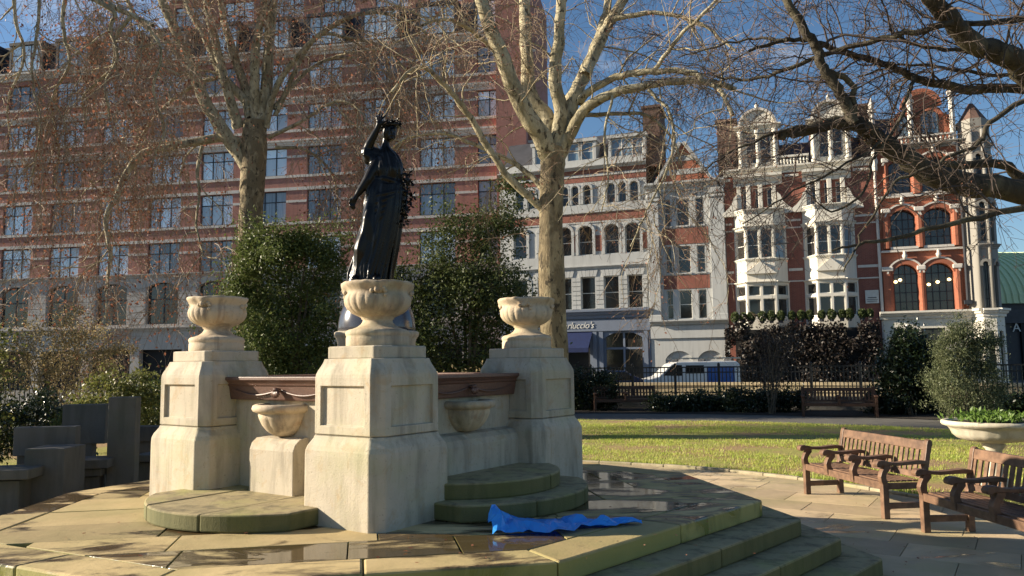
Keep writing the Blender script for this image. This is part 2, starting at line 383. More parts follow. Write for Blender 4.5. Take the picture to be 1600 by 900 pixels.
# the four walls between the piers; local x along the wall, -y outwards
def pt(al, n, rot):                                   # along / outward -> fountain frame
    c, s = math.cos(rot), math.sin(rot); x, y = al, -FA - n; return (x * c - y * s, x * s + y * c)
for k, rot in enumerate((0, -math.pi / 2, math.pi / 2, math.pi)):
    wl = MB().box(-.72, .72, -FA - .03, -FA + .3, -.02, .91); hw = .7 if k == 0 else .29
    wl.prism([(-FA + .0, -.02), (-FA - .19, -.02), (-FA - .19, .49), (-FA - .17, .545), (-FA - .12, .585), (-FA - .06, .60), (-FA, .60)], -hw, hw, 'yz')
    wob = wl.build('wall', M['stone'], fo, rot=(0, 0, rot), bevel=.006)
    gb = MB().prism([(-FA + .3, .912), (-FA - .085, .912), (-FA - .09, .925), (-FA - .11, 1.035), (-FA - .122, 1.042), (-FA - .13, 1.06), (-FA - .155, 1.085), (-FA - .165, 1.09),
                     (-FA - .165, 1.118), (-FA + .3, 1.118)], -.72, .72, 'yz').build('granite_band', M['granite'], fo, rot=(0, 0, rot), bevel=.003)
    # knotted swag in the middle of the band
    sw = MB()
    for s in (-1, 1):
        pts = [(s * t * .62, -FA - .108 - .004 * math.sin(math.pi * min(1, t * 1.1)), 1.005 - .05 * math.sin(math.pi * t) * 1.0) for t in np.linspace(.02, 1, 12)]
        sw.tube(pts, [.003 + .007 * math.sin(math.pi * min(1, t + .12)) for t in np.linspace(.02, 1, 12)], 8)
    for i in range(6):
        aa = R(-62 + 25 * i); sw.tube([(0, -FA - .105, 1.0), (math.sin(aa) * .025, -FA - .15, .985), (math.sin(aa) * .055, -FA - .155, .985 - math.cos(aa) * .05)], [.012, .020, .010], 6)
    sw.tube([(-.03, -FA - .12, 1.005), (0, -FA - .16, 1.01), (.03, -FA - .12, 1.005)], [.012, .02, .012], 8)
    sw.build('swag', M['granite'], gb, smooth=True)
    # shell basin: gadrooned half bowl with a rolled rim
    prof = [(.06, .60), (.11, .612), (.165, .65), (.205, .70), (.232, .755), (.243, .79), (.236, .80), (.245, .808), (.285, .822), (.298, .845), (.29, .872), (.268, .884), (.235, .88), (.20, .85), (.12, .80), (.0, .79)]
    def lob(a, r, z):
        if .61 < z < .79: r = r * (1 + .075 * (abs(math.sin(a * 4.5)) ** .6 - .6) * min(1, (.79 - z) / .05))
        return r, z
    bs = MB().lathe(prof, 60, lob, math.pi, 2 * math.pi, (0, 0, 0))
    bs.v = [(x * .95, y * 1.02 - FA - .025, z) for x, y, z in bs.v]
    bs.build('basin', M['urn'], fo, rot=(0, 0, rot), smooth=True)
    # curved step stones
    for lev, rad in ((0, 1.14), (1, .89)):
        if lev and k != 0: continue
        lim = .90 if lev == 0 else .86; am = math.asin(lim / rad) if lim < rad else math.pi / 2
        cuts = [-am, -am * .38, am * .33, am] if lev == 0 else [-am, am * .1, am]
        for j in range(len(cuts) - 1):
            a0, a1 = cuts[j] + .004, cuts[j + 1] - .004; nn = 12
            arc = [(rad * math.sin(a0 + (a1 - a0) * i / nn), -FA - rad * math.cos(a0 + (a1 - a0) * i / nn)) for i in range(nn + 1)]
            poly = arc + [(arc[-1][0], -FA + .0), (arc[0][0], -FA + .0)]
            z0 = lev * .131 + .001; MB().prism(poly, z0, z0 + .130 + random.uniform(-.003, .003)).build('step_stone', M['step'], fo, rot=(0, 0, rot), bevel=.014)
MB().box(-.82, .82, -.82, .82, .2, 1.06).build('core_block', M['stone'], fo, bevel=.01)
MB().lathe([(.385, 1.05), (.385, 1.44), (.392, 1.455), (.392, 1.465), (.405, 1.485), (.418, 1.5), (.418, 1.535), (.40, 1.545), (.2, 1.548)], 48).build('drum', M['stone'], fo, smooth=True).data.polygons.foreach_set('use_smooth', [True] * (48 * 8 + 2))
dm = [(.385 * math.cos(t), 1.546 + .50 * math.sin(t)) for t in np.linspace(0, math.pi / 2 * .72, 16)] + [(.16, 2.005), (.16, 2.03), (.03, 2.032)]
MB().lathe(dm, 64).build('dome', M['dome'], fo, smooth=True)

# ================================================================== stone urns on the piers
def urn_mesh():
    prof = [(.001, 0), (.25, 0), (.253, .006), (.253, .072), (.247, .078), (.255, .092), (.258, .108), (.25, .126), (.232, .136), (.205, .142), (.165, .157), (.135, .18), (.122, .20), (.12, .215), (.132, .222), (.132, .232),
            (.155, .244), (.205, .268), (.242, .300), (.262, .335), (.268, .372), (.262, .402), (.25, .424), (.245, .436), (.252, .452), (.262, .468), (.276, .486), (.284, .502), (.283, .514), (.272, .52), (.25, .516), (.22, .49), (.14, .47), (.0, .465)]
    def fn(a, r, z):
        if .24 < z < .43:
            t = math.sin(math.pi * (z - .24) / .19) ** .5
            r = r * (1 + t * .04 * (abs(math.cos(a * 11)) ** .55 - .55))
        if z > .43 and r > .2:
            e = max(0, math.cos(4 * a)) ** 3; w = math.sin(14 * a) * .3 + math.sin(23 * a + 1) * .2
            r = r * (1 + .045 * e + .008 * w); z = z - .028 * e * (1 if z < .5 else .25) + .004 * w
        return r, z
    mb = MB().lathe(prof, 176, fn)
    for k in range(4):                              # carved mask/leaf clusters below the lip
        a = math.pi / 2 * k; rn = random.Random(k)
        for j in range(7):
            aa = a + rn.uniform(-.22, .22); rr = .262 + rn.uniform(-.004, .012); z = .445 + rn.uniform(-.05, .035); s0 = len(mb.v)
            mb.lathe([(.0, -.024), (.017, -.017), (.024, 0), (.017, .017), (.0, .024)], 10); mb.xform(Matrix.Translation((rr * math.cos(aa), rr * math.sin(aa), z)) @ Matrix.Scale(rn.uniform(.6, 1.25), 4), s0)
    me = mb.mesh('stone_urn'); me.materials.append(M['urn']); me.polygons.foreach_set('use_smooth', [True] * len(me.polygons)); return me
ume = urn_mesh()
for (sx, sy), lab in (((-1, -1), 'weathered fluted stone urn on the nearest pier, in front of the statue'), ((1, -1), 'weathered fluted stone urn on the right-hand pier, beside the tall tree trunk'),
                      ((-1, 1), 'weathered fluted stone urn on the left-hand pier'), ((1, 1), 'weathered fluted stone urn on the rear pier, hidden behind the dome')):
    c, s = math.cos(R(55)), math.sin(R(55)); x, y = sx * FA, sy * FA
    o = link_mesh('stone_urn', ume, None, None, (FC.x + x * c - y * s, FC.y + x * s + y * c, PZ + 1.36), (0, 0, R(55 + random.uniform(-3, 3) + (45 if sx < 0 and sy < 0 else 30))))
    tag(o, lab, 'urn', 'stone urns on the fountain piers')

# ================================================================== bronze statue
w = N('dark_bronze'); v = w.co('Object'); a = w.noise(v, 9, 6, .6)
w.bump(w.noise(v, 60, 5, .6), .12, .004)
M['bronze'] = w.set(w.mix(a, (.004, .0035, .003), (.008, .0068, .0055)), w.ramp(a, [(.3, .24), (.7, .36)]), 0, .26)
st = empty('statue', (FC.x, FC.y, PZ + 2.0), label='black bronze statue of a robed woman with wreath, one hand raised to her brow', cat='statue')
S = .00206
def SX(zx): return (zx - 347) * S
def SZ(zy): return (885 - zy) * S + .045
secs = [(915, 188, 428, .20), (885, 195, 425, .20), (840, 205, 430, .19), (800, 220, 437, .185), (760, 236, 447, .18), (720, 250, 455, .175), (680, 262, 462, .172), (640, 273, 468, .17), (600, 281, 474, .168), (560, 287, 480, .168),
        (520, 290, 487, .168), (480, 293, 492, .165), (440, 300, 492, .158), (405, 312, 488, .15), (382, 320, 480, .142), (360, 322, 483, .145), (330, 326, 484, .15), (300, 328, 480, .148), (275, 330, 472, .138), (252, 336, 458, .115), (235, 346, 440, .09), (222, 356, 424, .072), (210, 364, 412, .062), (190, 370, 408, .056), (168, 374, 408, .055)]
def interp(y):
    for i in range(len(secs) - 1):
        a, b = secs[i], secs[i + 1]
        if a[0] >= y >= b[0]:
            t = (a[0] - y) / (a[0] - b[0]); return [a[j] + (b[j] - a[j]) * t for j in range(4)]
    return list(secs[-1])
rings = []; NA = 144; rn = random.Random(5)
_unused = [(rn.uniform(0, 6.28), rn.choice([5, 7, 9, 12]), rn.uniform(-2.2, -.6), rn.uniform(.5, 1)) for _ in range(5)]
for y in np.linspace(915, 168, 110):
    _, x0, x1, dp = interp(y); cx, rx = (SX(x0) + SX(x1)) / 2, (SX(x1) - SX(x0)) / 2; z = SZ(y); rr = []
    for i in range(NA):
        th = 2 * math.pi * i / NA; bulge = 0; g = 0
        rid = lambda q, e=1.25: (1 - abs(2 * (q % 1.0) - 1)) ** e - .5
        if y > 392:                                   # skirt: deep pleats sweeping from the right hip down to the left
            fade = min(1, (y - 392) / 60); leg = math.exp(-((th - R(232)) / .55) ** 2) * math.exp(-((z - .62) / .5) ** 2); leg2 = math.exp(-((th - R(225)) / .5) ** 2) * math.exp(-((z - .42) / .16) ** 2)
            g = .052 * rid(11 * th / 6.283 + .55 * z + .18 * math.sin(5 * z)) + .022 * rid(23 * th / 6.283 + .9 * z)
            dia = .030 * rid(3.1 * z + .95 * (th - 3.6) + .12 * math.sin(7 * th)) * math.exp(-((th - R(225)) / .8) ** 2)
            g = fade * (g * (1 - .85 * leg) + dia); bulge = .075 * leg + .03 * leg2
        elif y > 212:
            fade = min(1, (y - 212) / 50); g = fade * (.018 * rid(9 * th / 6.283 + 3.2 * abs(th - 4.6) * (z - 1.1)) + .010 * rid(19 * th / 6.283 + 2 * z))
            bulge = .034 * (math.exp(-((th - R(240)) / .36) ** 2) + math.exp(-((th - R(294)) / .36) ** 2)) * math.exp(-((z - 1.17) / .085) ** 2)
        rr.append((cx + math.cos(th) * (rx + g * .55 + bulge), math.sin(th) * (dp + g + bulge), z))
    rings.append(rr)
fig = MB().loft(rings)
def blob(c, r, n=20, rot=0):
    s0 = len(fig.v); fig.lathe([(math.cos(t), math.sin(t)) for t in np.linspace(-math.pi / 2 + .02, math.pi / 2 - .02, n // 2)], n)
    fig.xform(Matrix.Translation(c) @ Matrix.Rotation(rot, 4, 'Y') @ Matrix.Diagonal((r[0], r[1], r[2], 1)), s0)
# belt roll and the bunched overfold at the waist
bel = []
for i in range(30):
    th = 2 * math.pi * i / 29; _, x0, x1, dp = interp(392); bel.append(((SX(x0) + SX(x1)) / 2 + math.cos(th) * ((SX(x1) - SX(x0)) / 2 + .004), math.sin(th) * (dp + .004), SZ(392) + .012 * math.sin(3 * th) - .03 * math.cos(th)))
fig.tube(bel, [.022 + .007 * math.sin(9 * i) for i in range(30)], 8)
_, x0, x1, dp = interp(440)
bel = [((SX(x0) + SX(x1)) / 2 + math.cos(t) * ((SX(x1) - SX(x0)) / 2 - .004), math.sin(t) * (dp - .006), SZ(462) + .05 * math.cos(t)) for t in np.linspace(math.pi * .9, math.pi * 2.1, 24)]
fig.tube(bel, [.028 + .01 * math.sin(2.1 * i) for i in range(24)], 8)
# head, bun, face
hx, hz = SX(410), SZ(133); blob((hx, -.01, hz), (.078, .094, .112), 24, R(14)); blob((hx + .028, -.055, hz - .052), (.05, .05, .055)); blob((hx - .035, .075, hz + .01), (.062, .055, .06))
blob((hx + .038, -.1, hz - .02), (.014, .022, .032)); blob((hx + .06, -.07, hz + .012), (.018, .018, .012)); blob((hx + .006, -.092, hz + .018), (.02, .014, .012))
blob((hx + .036, -.098, hz - .06), (.022, .014, .010)); blob((hx + .034, -.082, hz - .088), (.024, .024, .02)); blob((hx + .02, -.095, hz + .004), (.012, .008, .008)); blob((hx + .052, -.09, hz + .002), (.010, .008, .008))
# raised arm: shoulder -> elbow out to the left -> hand at the brow
sh_, el, wr = Vector((SX(352), -.02, SZ(258))), Vector((SX(289), -.05, SZ(238))), Vector((SX(352), -.10, SZ(132)))
fig.tube([Vector((SX(385), 0, SZ(262))), sh_, sh_.lerp(el, .5), el + Vector((-.004, 0, -.004)), el.lerp(wr, .3), el.lerp(wr, .65), wr], [.07, .08, .074, .06, .05, .041, .031], 14)
blob((SX(304), -.05, SZ(262)), (.062, .075, .095)); blob((SX(330), -.05, SZ(285)), (.06, .08, .09))
blob(el, (.054, .054, .05))
pm = Vector((SX(364), -.11, SZ(103))); blob(pm, (.036, .022, .046), 16, R(14)); fig.tube([wr, wr.lerp(pm, .5), pm], [.031, .03, .03], 10)
for i, (dx, ln) in enumerate(((-.022, .062), (-.007, .075), (.009, .07), (.023, .055))):
    b0 = pm + Vector((dx, -.004 * i, .03)); lean = -.012 + .012 * i
    fig.tube([b0, b0 + Vector((lean, .006, ln * .5)), b0 + Vector((lean * 1.5 + .012, .02, ln))], [.0105, .010, .008], 8)
fig.tube([pm + Vector((.03, -.006, -.01)), pm + Vector((.055, -.006, .012)), pm + Vector((.078, .0, .018))], [.013, .011, .009], 8)
# draped sleeve hanging from the raised arm
for i in range(8):
    t = i / 7; a0 = sh_.lerp(el, t * .98); fig.tube([a0 + Vector((0, -.045, .02)), a0 + Vector((.006 - .01 * t, -.066, -.05)), a0 + Vector((.03, -.05, -.105 - .03 * math.sin(3 * t)))], [.016, .021, .009], 8)
    fig.tube([a0 + Vector((0, .04, .02)), a0 + Vector((.0, .06, -.05)), a0 + Vector((.03, .045, -.10))], [.016, .02, .01], 8)
# lowered arm reaching out and down to the left, with its hand
s2, e2, w2 = Vector((SX(352), -.07, SZ(300))), Vector((SX(306), -.13, SZ(392))), Vector((SX(252), -.15, SZ(468)))
fig.tube([s2 + Vector((.05, .05, .05)), s2, s2.lerp(e2, .55), e2, e2.lerp(w2, .4), e2.lerp(w2, .75), w2], [.08, .076, .068, .055, .046, .038, .028], 14)
p2 = Vector((SX(238), -.155, SZ(492))); blob(p2, (.034, .022, .043), 16, R(28)); fig.tube([w2, p2], [.028, .03], 10)
for i, (dx, ln) in enumerate(((-.024, .05), (-.009, .062), (.006, .064), (.02, .052))):
    b0 = p2 + Vector((dx - .006, 0, -.03)); fig.tube([b0, b0 + Vector((-.01, -.008, -ln * .5)), b0 + Vector((.002, .004, -ln))], [.0115, .0105, .008], 8)
fig.tube([p2 + Vector((-.02, -.01, .012)), p2 + Vector((-.042, -.015, -.012)), p2 + Vector((-.046, -.012, -.036))], [.012, .011, .008], 8)
# cloth falling from that arm to the hip and trailing edge of the mantle on the left
for i in range(9):
    t = i / 8; a0 = s2.lerp(e2, .1 + .95 * t); b0 = Vector((SX(318 - 14 * t), -.12 + .02 * t, SZ(430 + 80 * t)))
    fig.tube([a0 + Vector((.01, -.01, -.02)), a0.lerp(b0, .5) + Vector((.012, -.02, -.01)), b0], [.018, .026, .014], 8)
def on_front(zx, zy, off=.006):                       # a point on the front of the draped body
    _, x0, x1, dp = interp(zy); c, r = (x0 + x1) / 2, (x1 - x0) / 2; t = max(-.97, min(.97, (zx - c) / r)); return (SX(zx), -dp * math.sqrt(1 - t * t) - off, SZ(zy))
def crease(pts, r, off=.006):
    P = smooth2([on_front(x, y, off) for x, y in pts]); k = len(P); fig.tube(P, [r * (.35 + .65 * math.sin(math.pi * (.12 + .8 * i / (k - 1)))) for i in range(k)], 8)
def smooth2(pts):
    P = [Vector(p) for p in pts]; out = []
    for i in range(len(P) - 1):
        a, b, c, d = P[max(i - 1, 0)], P[i], P[i + 1], P[min(i + 2, len(P) - 1)]
        for t in (0, .25, .5, .75): out.append(.5 * (2 * b + (c - a) * t + (2 * a - 5 * b + 4 * c - d) * t * t + (3 * b - a - 3 * c + d) * t ** 3))
    return out + [P[-1]]
for i in range(9):                                    # long pleats falling from the waist to the hem
    crease([(478 - 11 * i, 412), (472 - 12 * i, 520), (452 - 14 * i, 660), (430 - 17 * i, 790), (414 - 22 * i, 910)], .017 + .005 * (i % 3), .012)
for i in range(5):                                    # mantle sweeping across the hips to the bent knee
    crease([(486, 425 + 14 * i), (430 - 6 * i, 455 + 26 * i), (360 - 6 * i, 470 + 36 * i), (300 - 3 * i, 462 + 44 * i)], .021, .014)
for i in range(5):                                    # from the knee down to the trailing hem
    crease([(322 + 8 * i, 560 + 30 * i), (286 + 9 * i, 690 + 10 * i), (246 + 14 * i, 800), (205 + 24 * i, 912)], .020, .014)
crease([(292, 500), (272, 650), (236, 790), (196, 912)], .024, .008)
for i in range(4):                                    # bodice folds running in to the girdle
    crease([(352 + 8 * i, 262 + 4 * i), (366 + 8 * i, 320), (376 + 9 * i, 380)], .012, .010); crease([(452 - 6 * i, 272), (446 - 8 * i, 325), (438 - 10 * i, 380)], .012, .010)
# feet
blob((SX(250), -.19, .05), (.045, .085, .045)); blob((SX(360), -.19, .05), (.045, .085, .045))
fg = fig.build('figure', M['bronze'], st, smooth=True)
rm = fg.modifiers.new('remesh', 'REMESH'); rm.mode = 'VOXEL'; rm.voxel_size = .0072; rm.use_smooth_shade = True
sm_ = fg.modifiers.new('smooth', 'SMOOTH'); sm_.factor = .5; sm_.iterations = 1
MB().lathe([(.17, 0), (.23, .0), (.235, .02), (.23, .05), (.18, .055), (.0, .055)], 32).build('plinth', M['bronze'], st, loc=(SX(315), 0, 0), smooth=True)
def leafset(mb, centers, size, rn, outward=None):
    for c in centers:
        d = Vector((rn.gauss(0, 1), rn.gauss(0, 1), rn.gauss(0, .8))).normalized()
        if outward is not None: d = (d * .7 + (Vector(c) - outward).normalized()).normalized()
        sd = d.cross(Vector((rn.gauss(0, 1), rn.gauss(0, 1), rn.gauss(0, 1)))).normalized(); L = size * rn.uniform(.7, 1.3); c = Vector(c); up = d.cross(sd) * L * .1
        mb.add([c, c + d * L * .5 + sd * L * .22 + up, c + d * L, c + d * L * .5 - sd * L * .22 + up, c + d * L * .5 - up], [(0, 1, 4), (1, 2, 4), (2, 3, 4), (3, 0, 4), (0, 3, 1), (1, 3, 2)])
st.scale = (.94, .94, 1.0)
wre = MB(); rn = random.Random(8); cs = []
for i in range(120):
    t = rn.uniform(0, 2 * math.pi); cs.append((hx + .008 + math.cos(t) * .088, -.005 + math.sin(t) * .1, hz + .058 + .022 * math.cos(t) + rn.uniform(-.02, .03)))
leafset(wre, cs, .042, rn, Vector((hx, 0, hz + .03))); wre.tube([(hx + .006 + math.cos(t) * .084, -.005 + math.sin(t) * .098, hz + .055 + .02 * math.cos(t)) for t in np.linspace(0, 6.28, 24)], .02, 8)
wre.build('wreath', M['bronze'], st)
brn = MB(); path = [Vector((SX(478), -.05, SZ(600))), Vector((SX(500), -.06, SZ(520))), Vector((SX(508), -.05, SZ(430))), Vector((SX(498), -.03, SZ(350)))]
brn.tube(path, [.012, .012, .01, .006], 8); cs = []
for i in range(130):
    t = rn.uniform(0, 2.99); k = int(t); p = path[k].lerp(path[k + 1], t - k); cs.append(p + Vector((rn.gauss(.016, .020), rn.gauss(0, .03), rn.gauss(0, .02))))
leafset(brn, cs, .062, rn); brn.build('olive_branch', M['bronze'], st)
# ================================================================== buildings: helpers
def brick_mat(name, c1, c2, mortar=(.33, .27, .22)):
    w = N(name); v = w.co('Object'); sp = w.n('SeparateXYZ'); cb = w.n('CombineXYZ'); w.l(v, sp.inputs[0]); w.l(w.math('ADD', sp.outputs[0], sp.outputs[1]), cb.inputs[0]); w.l(sp.outputs[2], cb.inputs[1])
    b = w.n('TexBrick'); w.l(cb.outputs[0], b.inputs['Vector']); b.inputs['Color1'].default_value = (*c1, 1); b.inputs['Color2'].default_value = (*c2, 1); b.inputs['Mortar'].default_value = (*mortar, 1)
    b.inputs['Scale'].default_value = 1; b.inputs['Brick Width'].default_value = .225; b.inputs['Row Height'].default_value = .075; b.inputs['Mortar Size'].default_value = .006; b.inputs['Bias'].default_value = -.1
    a = w.noise(v, .5, 6, .6); col = w.mix(w.math('MULTIPLY', w.ramp(a, [(.4, 0.0), (.7, 1.0)]), .4), b.outputs[0], vary(c1, .55)); st_ = w.noise(w.co('Object', (2, 2, .15)), 1.5, 5, .6)
    col = w.mix(w.math('MULTIPLY', w.ramp(st_, [(.5, 0.0), (.75, 1.0)]), .35), col, (.09, .06, .05)); return w.set(col, .88, 0, .25)
M['brick'] = brick_mat('red_brick', (.46, .195, .15), (.39, .155, .12)); M['brick2'] = brick_mat('terrace_brick', (.29, .10, .07), (.24, .08, .058), (.3, .2, .16)); M['brick3'] = brick_mat('orange_brick', (.41, .135, .075), (.35, .11, .06), (.38, .2, .14))
M['chimney'] = brick_mat('sooty_brick', (.15, .085, .065), (.11, .065, .05), (.15, .12, .1))
def plaster(name, c, dirt=.35):
    w = N(name); v = w.co('Object'); a = w.noise(v, .9, 6, .6); b = w.noise(w.co('Object', (2.5, 2.5, .25)), 1.6, 6, .65); col = w.mix(w.math('MULTIPLY', w.ramp(b, [(.45, 0.0), (.72, 1.0)]), dirt), c, vary(c, .55)); col = w.mix(w.math('MULTIPLY', a, .25), col, vary(c, .8)); w.bump(w.noise(v, 20, 5, .6), .15, .02); return w.set(col, .8, 0, .3)
M['white'] = plaster('white_stucco', (.70, .66, .57)); M['band'] = plaster('pale_band_stone', (.66, .61, .54), .35); M['white_shaded'] = plaster('shaded_white_stucco', (.47, .475, .46), .4); M['greystone'] = plaster('grey_turret_stone', (.27, .255, .225)); M['hstone'] = plaster('hotel_base_stone', (.50, .46, .41), .4)  # grey-white stucco is the white one with cast shade put into its colour
M['shopblue'] = plaster('grey_blue_paint', (.17, .20, .26), .2); M['navy'] = simple('navy_canvas', (.004, .012, .06), (.006, .018, .08), 4, .8); M['slate'] = simple('slate', (.06, .06, .068), (.04, .04, .045), 2, .6, coord='Object'); M['lead'] = simple('dark_frame', (.025, .028, .035), (.035, .038, .045), 4, .5)
M['black'] = simple('dark_opening', (.008, .008, .009), (.012, .012, .012), 2, .7); M['sash'] = simple('white_sash', (.72, .70, .64), (.6, .58, .52), 3, .55)
def glass(name, c, c2, rough=.06, scale=(9, 9, .35), spec=.8):
    w = N(name); v = w.co('Object', scale); a = w.noise(v, 1.3, 4, .6); col = w.mix(a, c, c2); k = w.math('ADD', w.math('MULTIPLY', w.oi.outputs['Random'], .7), .55); col = w.mix(1.0, col, k, 'MULTIPLY'); w.bump(w.noise(w.co('Object'), .9, 2, .5), .05, .05); return w.set(col, rough, 0, spec)
M['glass_curtain'] = glass('curtained_glass', (.58, .76, .90), (.78, .90, .97), .12, (9, 9, .2)); M['glass_dark'] = glass('dark_glass', (.015, .016, .018), (.05, .045, .038), .05, (2, 2, 1.2)); M['glass_dim'] = glass('half_drawn_glass', (.10, .13, .16), (.40, .48, .54), .08, (6, 6, .3)); M['glass_blue'] = glass('sky_glass', (.16, .25, .33), (.25, .34, .42), .05, (3, 3, 1))
w = N('lamp_glow'); w.b.inputs['Emission Color'].default_value = (1, .72, .3, 1); w.b.inputs['Emission Strength'].default_value = 4; M['glow'] = w.set((.9, .7, .4), .5)
class Fac:
    def __init__(s, px, Y, alpha): s.o = at(px, 565, Y); s.o.z = 0; s.a = R(alpha); s.t = Vector((math.cos(s.a), -math.sin(s.a), 0)); s.n = Vector((math.sin(s.a), math.cos(s.a), 0))
    def uz(s, px, py, y=0.0):
        d = ray(px, py); c = Vector((0, 0, CAM_H)); k = (s.o + s.n * y - c).dot(s.n) / d.dot(s.n); p = c + d * k; return (p - s.o).dot(s.t), p.z
    def U(s, px, py=430, y=0.0): return s.uz(px, py, y)[0]
    def Z(s, px, py, y=0.0): return s.uz(px, py, y)[1]
    def thing(s, name, label, cat='building'): return empty(name, s.o, -s.a, label, cat)
def wall_holes(u0, u1, z0, z1, holes, dep=.3, y=0.0):
    mb = MB(); us = sorted({u0, u1, *[h[0] for h in holes], *[h[1] for h in holes]}); zs = sorted({z0, z1, *[h[2] for h in holes], *[h[3] for h in holes]}); us = [u for u in us if u0 <= u <= u1]; zs = [z for z in zs if z0 <= z <= z1]
    for i in range(len(us) - 1):
        for j in range(len(zs) - 1):
            cu, cz = (us[i] + us[i+1]) / 2, (zs[j] + zs[j+1]) / 2
            if any(h[0] < cu < h[1] and h[2] < cz < h[3] for h in holes): continue
            mb.add([(us[i], y, zs[j]), (us[i+1], y, zs[j]), (us[i+1], y, zs[j+1]), (us[i], y, zs[j+1])], [(0, 1, 2, 3)])
    for a, b, c, d in holes:
        mb.add([(a, y, c), (b, y, c), (b, y, d), (a, y, d), (a, y + dep, c), (b, y + dep, c), (b, y + dep, d), (a, y + dep, d)], [(0, 1, 5, 4), (1, 2, 6, 5), (2, 3, 7, 6), (3, 0, 4, 7)])
    return mb
def put(mb, name, m, parent, mx=None, **kw):
    if mx is not None: mb.xform(mx)
    return mb.build(name, m, parent, **kw)
def win(parent, u0, u1, z0, z1, nx=1, zs=(), y=.16, fr=.05, mu=.04, fm=None, gm=None, mx=None, single=False):
    """a framed window; every pane is a sub-part"""
    fm = fm or M['sash']; gm = gm or M['glass_dark']; mb = MB(); mb.box(u0, u0 + fr, y, y + .07, z0, z1).box(u1 - fr, u1, y, y + .07, z0, z1).box(u0 + fr, u1 - fr, y, y + .07, z0, z0 + fr).box(u0 + fr, u1 - fr, y, y + .07, z1 - fr, z1)
    xs = [u0 + (u1 - u0) * i / nx for i in range(nx + 1)]; zz = [z0] + [z0 + (z1 - z0) * q for q in zs] + [z1]
    for x in xs[1:-1]: mb.box(x - mu / 2, x + mu / 2, y - .012, y + .06, z0 + fr * .5, z1 - fr * .5)
    for z in zz[1:-1]: mb.box(u0 + fr * .5, u1 - fr * .5, y + .006, y + .066, z - mu / 2, z + mu / 2)
    o = put(mb, 'window', fm, parent, mx)
    if single: put(MB().box(u0 + .01, u1 - .01, y + .03, y + .045, z0 + .01, z1 - .01), 'pane', gm, o, mx); return o
    for i in range(nx):
        for j in range(len(zz) - 1):
            q = MB().box(xs[i] + .01, xs[i+1] - .01, y + .03, y + .045, zz[j] + .01, zz[j+1] - .01); put(q, 'pane', gm, o, mx)
    return o
def arch_pts(u0, u1, zs, rise, n=12):
    r = ((u1 - u0) ** 2 / 4 + rise ** 2) / (2 * rise); c = (u0 + u1) / 2; cz = zs + rise - r; a = math.asin(min(1, (u1 - u0) / 2 / r))
    if rise > (u1 - u0) / 2: a = math.pi - a
    return [(c + r * math.sin(-a + 2 * a * i / n), cz + r * math.cos(-a + 2 * a * i / n)) for i in range(n + 1)]
def arch_head(parent, u0, u1, z1, rise, m, dep=.3, y=0.0, mx=None):
    pts = arch_pts(u0, u1, z1 - rise, rise); mid = len(pts) // 2; mb = MB(); mb.prism([(u0, z1)] + pts[mid::-1], y - .004, y + dep - .01, 'xz'); mb.prism([(u1, z1)] + pts[mid:][::1][::-1][::-1], y - .004, y + dep - .01, 'xz'); return put(mb, 'arch_spandrel', m, parent, mx)
def hood(parent, u0, u1, z1, rise, wd, m, proud=.1, leg=0.0, mx=None, y=0.0, name='arch_moulding'):
    a = arch_pts(u0, u1, z1 - rise, rise, 14); b = arch_pts(u0 - wd, u1 + wd, z1 - rise, rise + wd, 14); mb = MB()
    for i in range(14): mb.prism([a[i], b[i], b[i+1], a[i+1]], y - proud, y + .01, 'xz')
    if leg: mb.box(u0 - wd, u0, y - proud * .8, y + .01, z1 - rise - leg, z1 - rise).box(u1, u1 + wd, y - proud * .8, y + .01, z1 - rise - leg, z1 - rise)
    return put(mb, name, m, parent, mx)
def band(parent, name, u0, u1, z0, z1, proud, m, mx=None, bevel=0.0, y=0.0): return put(MB().box(u0, u1, y - proud, y + .02, z0, z1), name, m, parent, mx, bevel=bevel)
def cornice(parent, u0, u1, z0, z1, proud, m, mx=None, name='cornice', y=0.0):
    h = z1 - z0; return put(MB().prism([(y + .05, z0), (y - proud * .25, z0), (y - proud * .3, z0 + h * .3), (y - proud * .6, z0 + h * .45), (y - proud * .7, z0 + h * .65), (y - proud, z0 + h * .75), (y - proud, z1), (y + .05, z1)], u0, u1, 'yz'), name, m, parent, mx)
def body(parent, u0, u1, z1, m, y0=.34, y1=11.0, name='side_walls'): return MB().box(u0 + .02, u1 - .02, y0, y1, -.2, z1 - .02).build(name, m, parent)

# ================================================================== the red brick hotel on the left
H = Fac(838, 62.0, 10.5); ho = H.thing('hotel', 'tall red brick hotel with white stone bands and rows of square windows')
zt = lambda y: H.Z(25, y); rows = [(zt(172), zt(135)), (zt(233), zt(197)), (zt(299), zt(259)), (zt(367), zt(322)), (zt(436), zt(390))]
pit = (H.U(566, 330) - H.U(233, 330)) / 4; wd = H.U(282, 330) - H.U(233, 330); u1h = H.U(822, 300); cols = [H.U(566, 330) + k * pit for k in range(-8, 3)]; u0h = cols[0] - 3.2; zbase = zt(441); ztop = zt(128)
holes = [(c, c + wd, a, b) for c in cols for a, b in rows]
wall_holes(u0h, u1h, zbase, ztop, holes, .28).build('wall', M['brick'], ho)
for c in cols:
    for a, b in rows: win(ho, c, c + wd, a, b, 3, (.66,), .18, .07, .085, M['lead'], M['glass_dim'] if random.random() < .3 else M['glass_curtain'])
